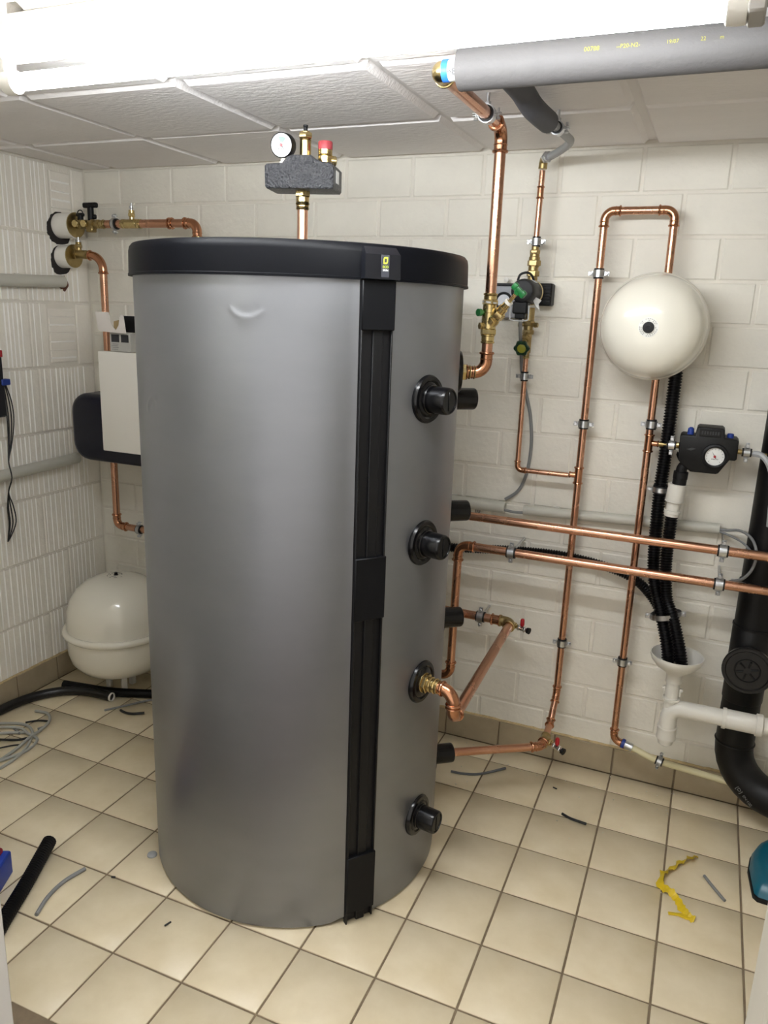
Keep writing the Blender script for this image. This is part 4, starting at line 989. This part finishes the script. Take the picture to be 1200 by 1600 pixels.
m = MB(); m.ring((-1.653, -.252, .018), (1, .08, 0), .0135, .0172, .008); m.build('cut_end', PVC, t)
floor_hose('black hose end tucked under the floor vessel', [(-1.892, -.255, 0), (-1.80, -.240, 0), (-1.68, -.218, 0), (-1.50, -.150, 0), (-1.38, -.10, 0)], .0175, corr=False)
OFFC = 'cable offcuts on the floor'
def offcut(label, pts, r, m): return cable('cable_offcut', label, 'cable offcut', [(x, y, r+.0005) for x, y in pts], r, m, OFFC, 6, 8)
offcut('grey curved cable offcut beside the black corrugated hose', [(-1.051, -1.193), (-1.072, -1.136), (-1.077, -1.075), (-1.062, -1.014)], .0052, CABLE)
offcut('grey curved cable offcut under the lowest tank pipe', [(-.300, -.127), (-.258, -.122), (-.205, -.098), (-.136, -.026)], .0042, mat('dark_grey_cable', '#5a5d5f', .5))
offcut('black cable offcut on the floor in front of the copper loop', [(.088, -.193), (.118, -.206), (.166, -.212)], .0040, CABLEK)
offcut('straight grey cable offcut beside the yellow tape', [(.506, -.300), (.53, -.338), (.559, -.380)], .0042, CABLE)
offcut('long grey cable offcut in front of the floor vessel', [(-1.622, -.326), (-1.576, -.262), (-1.525, -.19), (-1.47, -.14)], .0040, CABLE)
offcut('short black cable offcut in front of the floor vessel', [(-1.568, -.299), (-1.54, -.305), (-1.51, -.300), (-1.475, -.275)], .0048, CABLEK)
offcut('short black wire offcut above the coiled grey cable', [(-1.815, -.52), (-1.785, -.490), (-1.745, -.475)], .0034, CABLEK)
offcut('black wire offcut at the lower edge of the coiled cable', [(-1.765, -.690), (-1.738, -.655), (-1.713, -.635)], .0026, CABLEK)
offcut('thick grey cable offcut inside the coiled cable', [(-1.84, -.62), (-1.80, -.595), (-1.755, -.57)], .0050, CABLEL)
offcut('dark grey cable offcut crossing inside the coiled cable', [(-1.83, -.565), (-1.80, -.575), (-1.772, -.585)], .0045, CABLE)
offcut('black stripped cable offcut inside the coiled cable', [(-1.84, -.655), (-1.79, -.640), (-1.745, -.618), (-1.725, -.595)], .0040, CABLEK)
offcut('upright grey cable offcut beside the coil edge', [(-1.738, -.535), (-1.728, -.510)], .0045, CABLE)
offcut('tiny black wire offcut on the tile left of the tank', [(-.740, -1.083), (-.734, -1.066)], .0022, CABLEK)
offcut('tiny black offcut on the grout by the grey screw cap', [(-.978, -1.006), (-.968, -1.003)], .0028, CABLEK)
offcut('tiny black wire offcut by the wall skirting', [(.035, -.062), (.048, -.066)], .0022, CABLEK)
# coil of light grey cable
t = thing('cable_coil', 'loose coil of light grey cable lying on the floor at the left', 'cable', (-1.85, -.62, 0))
def loop(pts, r=.0052): MB().tube(spline(pts, 8), r, 8).build('strand', CABLEL, t)
loop([(-1.845, -.445, .006), (-1.79, -.440, .006), (-1.745, -.475, .006), (-1.722, -.535, .007), (-1.708, -.60, .014), (-1.70, -.665, .007), (-1.695, -.74, .006), (-1.70, -.83, .006)])
loop([(-1.93, -.60, .006), (-1.865, -.555, .006), (-1.80, -.535, .006), (-1.745, -.555, .006), (-1.705, -.60, .006), (-1.672, -.655, .006), (-1.655, -.73, .006), (-1.66, -.83, .006)])
loop([(-1.94, -.64, .006), (-1.86, -.59, .010), (-1.79, -.565, .010), (-1.735, -.58, .010), (-1.69, -.585, .006), (-1.668, -.62, .006), (-1.664, -.67, .006), (-1.68, -.74, .012), (-1.72, -.82, .006)])
# yellow tape, puck, teal object, box
t = thing('yellow_tape_strip', 'crumpled strip of yellow tape on the floor tiles', 'tape', (.43, -.36, 0))
tp = spline([(.484, -.226, .006), (.466, -.246, .012), (.442, -.272, .006), (.418, -.315, .006), (.399, -.350, .014), (.396, -.395, .008), (.424, -.415, .012), (.440, -.432, .006), (.456, -.466, .010), (.470, -.482, .006), (.486, -.490, .008)], 6)
vs = []; m = MB()
for i, p in enumerate(tp):
    d = (tp[min(i+1, len(tp)-1)]-tp[max(i-1, 0)]).normalized(); s = V((-d.y, d.x, 0)); w = .0115+.007*math.sin(i*.9)**2; tw = math.sin(i*.55)*1.0
    s2 = s*math.cos(tw)+V((0, 0, 1))*abs(math.sin(tw)); vs += [p-s2*w*.8, p+s2*w*.6, p+s2*w*.5+V((0, 0, -.0012)), p-s2*w*.7+V((0, 0, -.0012))]
for v in vs: v.z = max(v.z, .0008)
n = len(tp); m.add(vs, [(4*i+k, 4*i+(k+1) % 4, 4*i+4+(k+1) % 4, 4*i+4+k) for i in range(n-1) for k in range(4)]); m.build('strip', YELLOW, t, ang=30)
m = MB(); q = [(.420, -.488), (.444, -.482), (.458, -.476), (.470, -.482), (.482, -.478), (.484, -.492), (.462, -.494), (.446, -.490), (.422, -.496)]
m.prism(q, (0, 0, .006), (1, 0, 0), (0, 1, 0), .004, .0012); m.build('fold', YELLOW, t, ang=30)
MB().lathe((-.938, -.888, 0), up_z, [(.0135, 0), (.014, .002), (.013, .005), (.010, .0075), (.004, .0085), (0, .0085)], 28).build('grey_button', GREYP, label='small grey round cap on the floor beside the tank', cat='cap')
t = thing('teal_scoop', 'teal plastic scoop-shaped object with dark edge at the right on the floor', 'dustpan', (.70, -.2, 0))
pts = [(.629, -.330), (.640, -.342), (.80, -.352), (.80, -.05), (.73, -.045), (.682, -.072), (.645, -.120), (.626, -.170), (.619, -.225)]
m = MB(); m.prism(pts[::1], (0, 0, .012), (1, 0, 0), (0, 1, 0), .012, .002); m.build('dark_rim', BLACKM, t)
c0 = V((.715, -.20, 0)); m = MB(); top = []
for sc_f, z in ((.97, .010), (.95, .022), (.86, .040), (.70, .048)): top.append([V((c0.x+(x-c0.x)*sc_f, c0.y+(y-c0.y)*sc_f+(.006 if z > .02 else 0), z)) for x, y in pts])
k = len(pts); m.add([p for ring_ in top for p in ring_], [(i*k+j, i*k+(j+1) % k, (i+1)*k+(j+1) % k, (i+1)*k+j) for i in range(3) for j in range(k)]+[tuple(3*k+j for j in range(k))]); m.build('shell', TEAL, t, ang=50)
t = thing('tool_box', 'blue box with a red insert at the left edge of the floor', 'tool box', (-1.26, -1.24, 0))
rot = Matrix.Rotation(R(25), 3, 'Z')
MB().box((-1.262, -1.225, .035), (.16, .20, .07), rot, .004).build('box', mat('box_blue', '#183a9a', .35), t)
MB().box((-1.268, -1.218, .076), (.13, .17, .016), rot, .004).build('red_insert', mat('box_red', '#8f1620', .35), t)
m = MB(); m.tube(spline([(-1.34, -1.16, .08), (-1.30, -1.13, .10), (-1.26, -1.12, .105), (-1.235, -1.135, .085)], 6), .003, 8); m.build('cord', CABLEK, t)
# crumbs of dust and rubble along the back skirting
random.seed(3)
m = MB()
for k in range(70):
    x = random.uniform(-.33, .45); y = random.uniform(-.08, .10) if k < 40 else random.uniform(-.45, .08); s = random.uniform(.001, .0028)
    m.box((x, y, s*.5), (s*random.uniform(1, 2.2), s, s), Matrix.Rotation(random.uniform(0, 3), 3, 'Z'))
m.build('plaster_crumbs', mat('crumbs', '#cfc9bb', .9), label='pale plaster crumbs scattered on the tiles near the back skirting', cat='debris', kind='stuff')
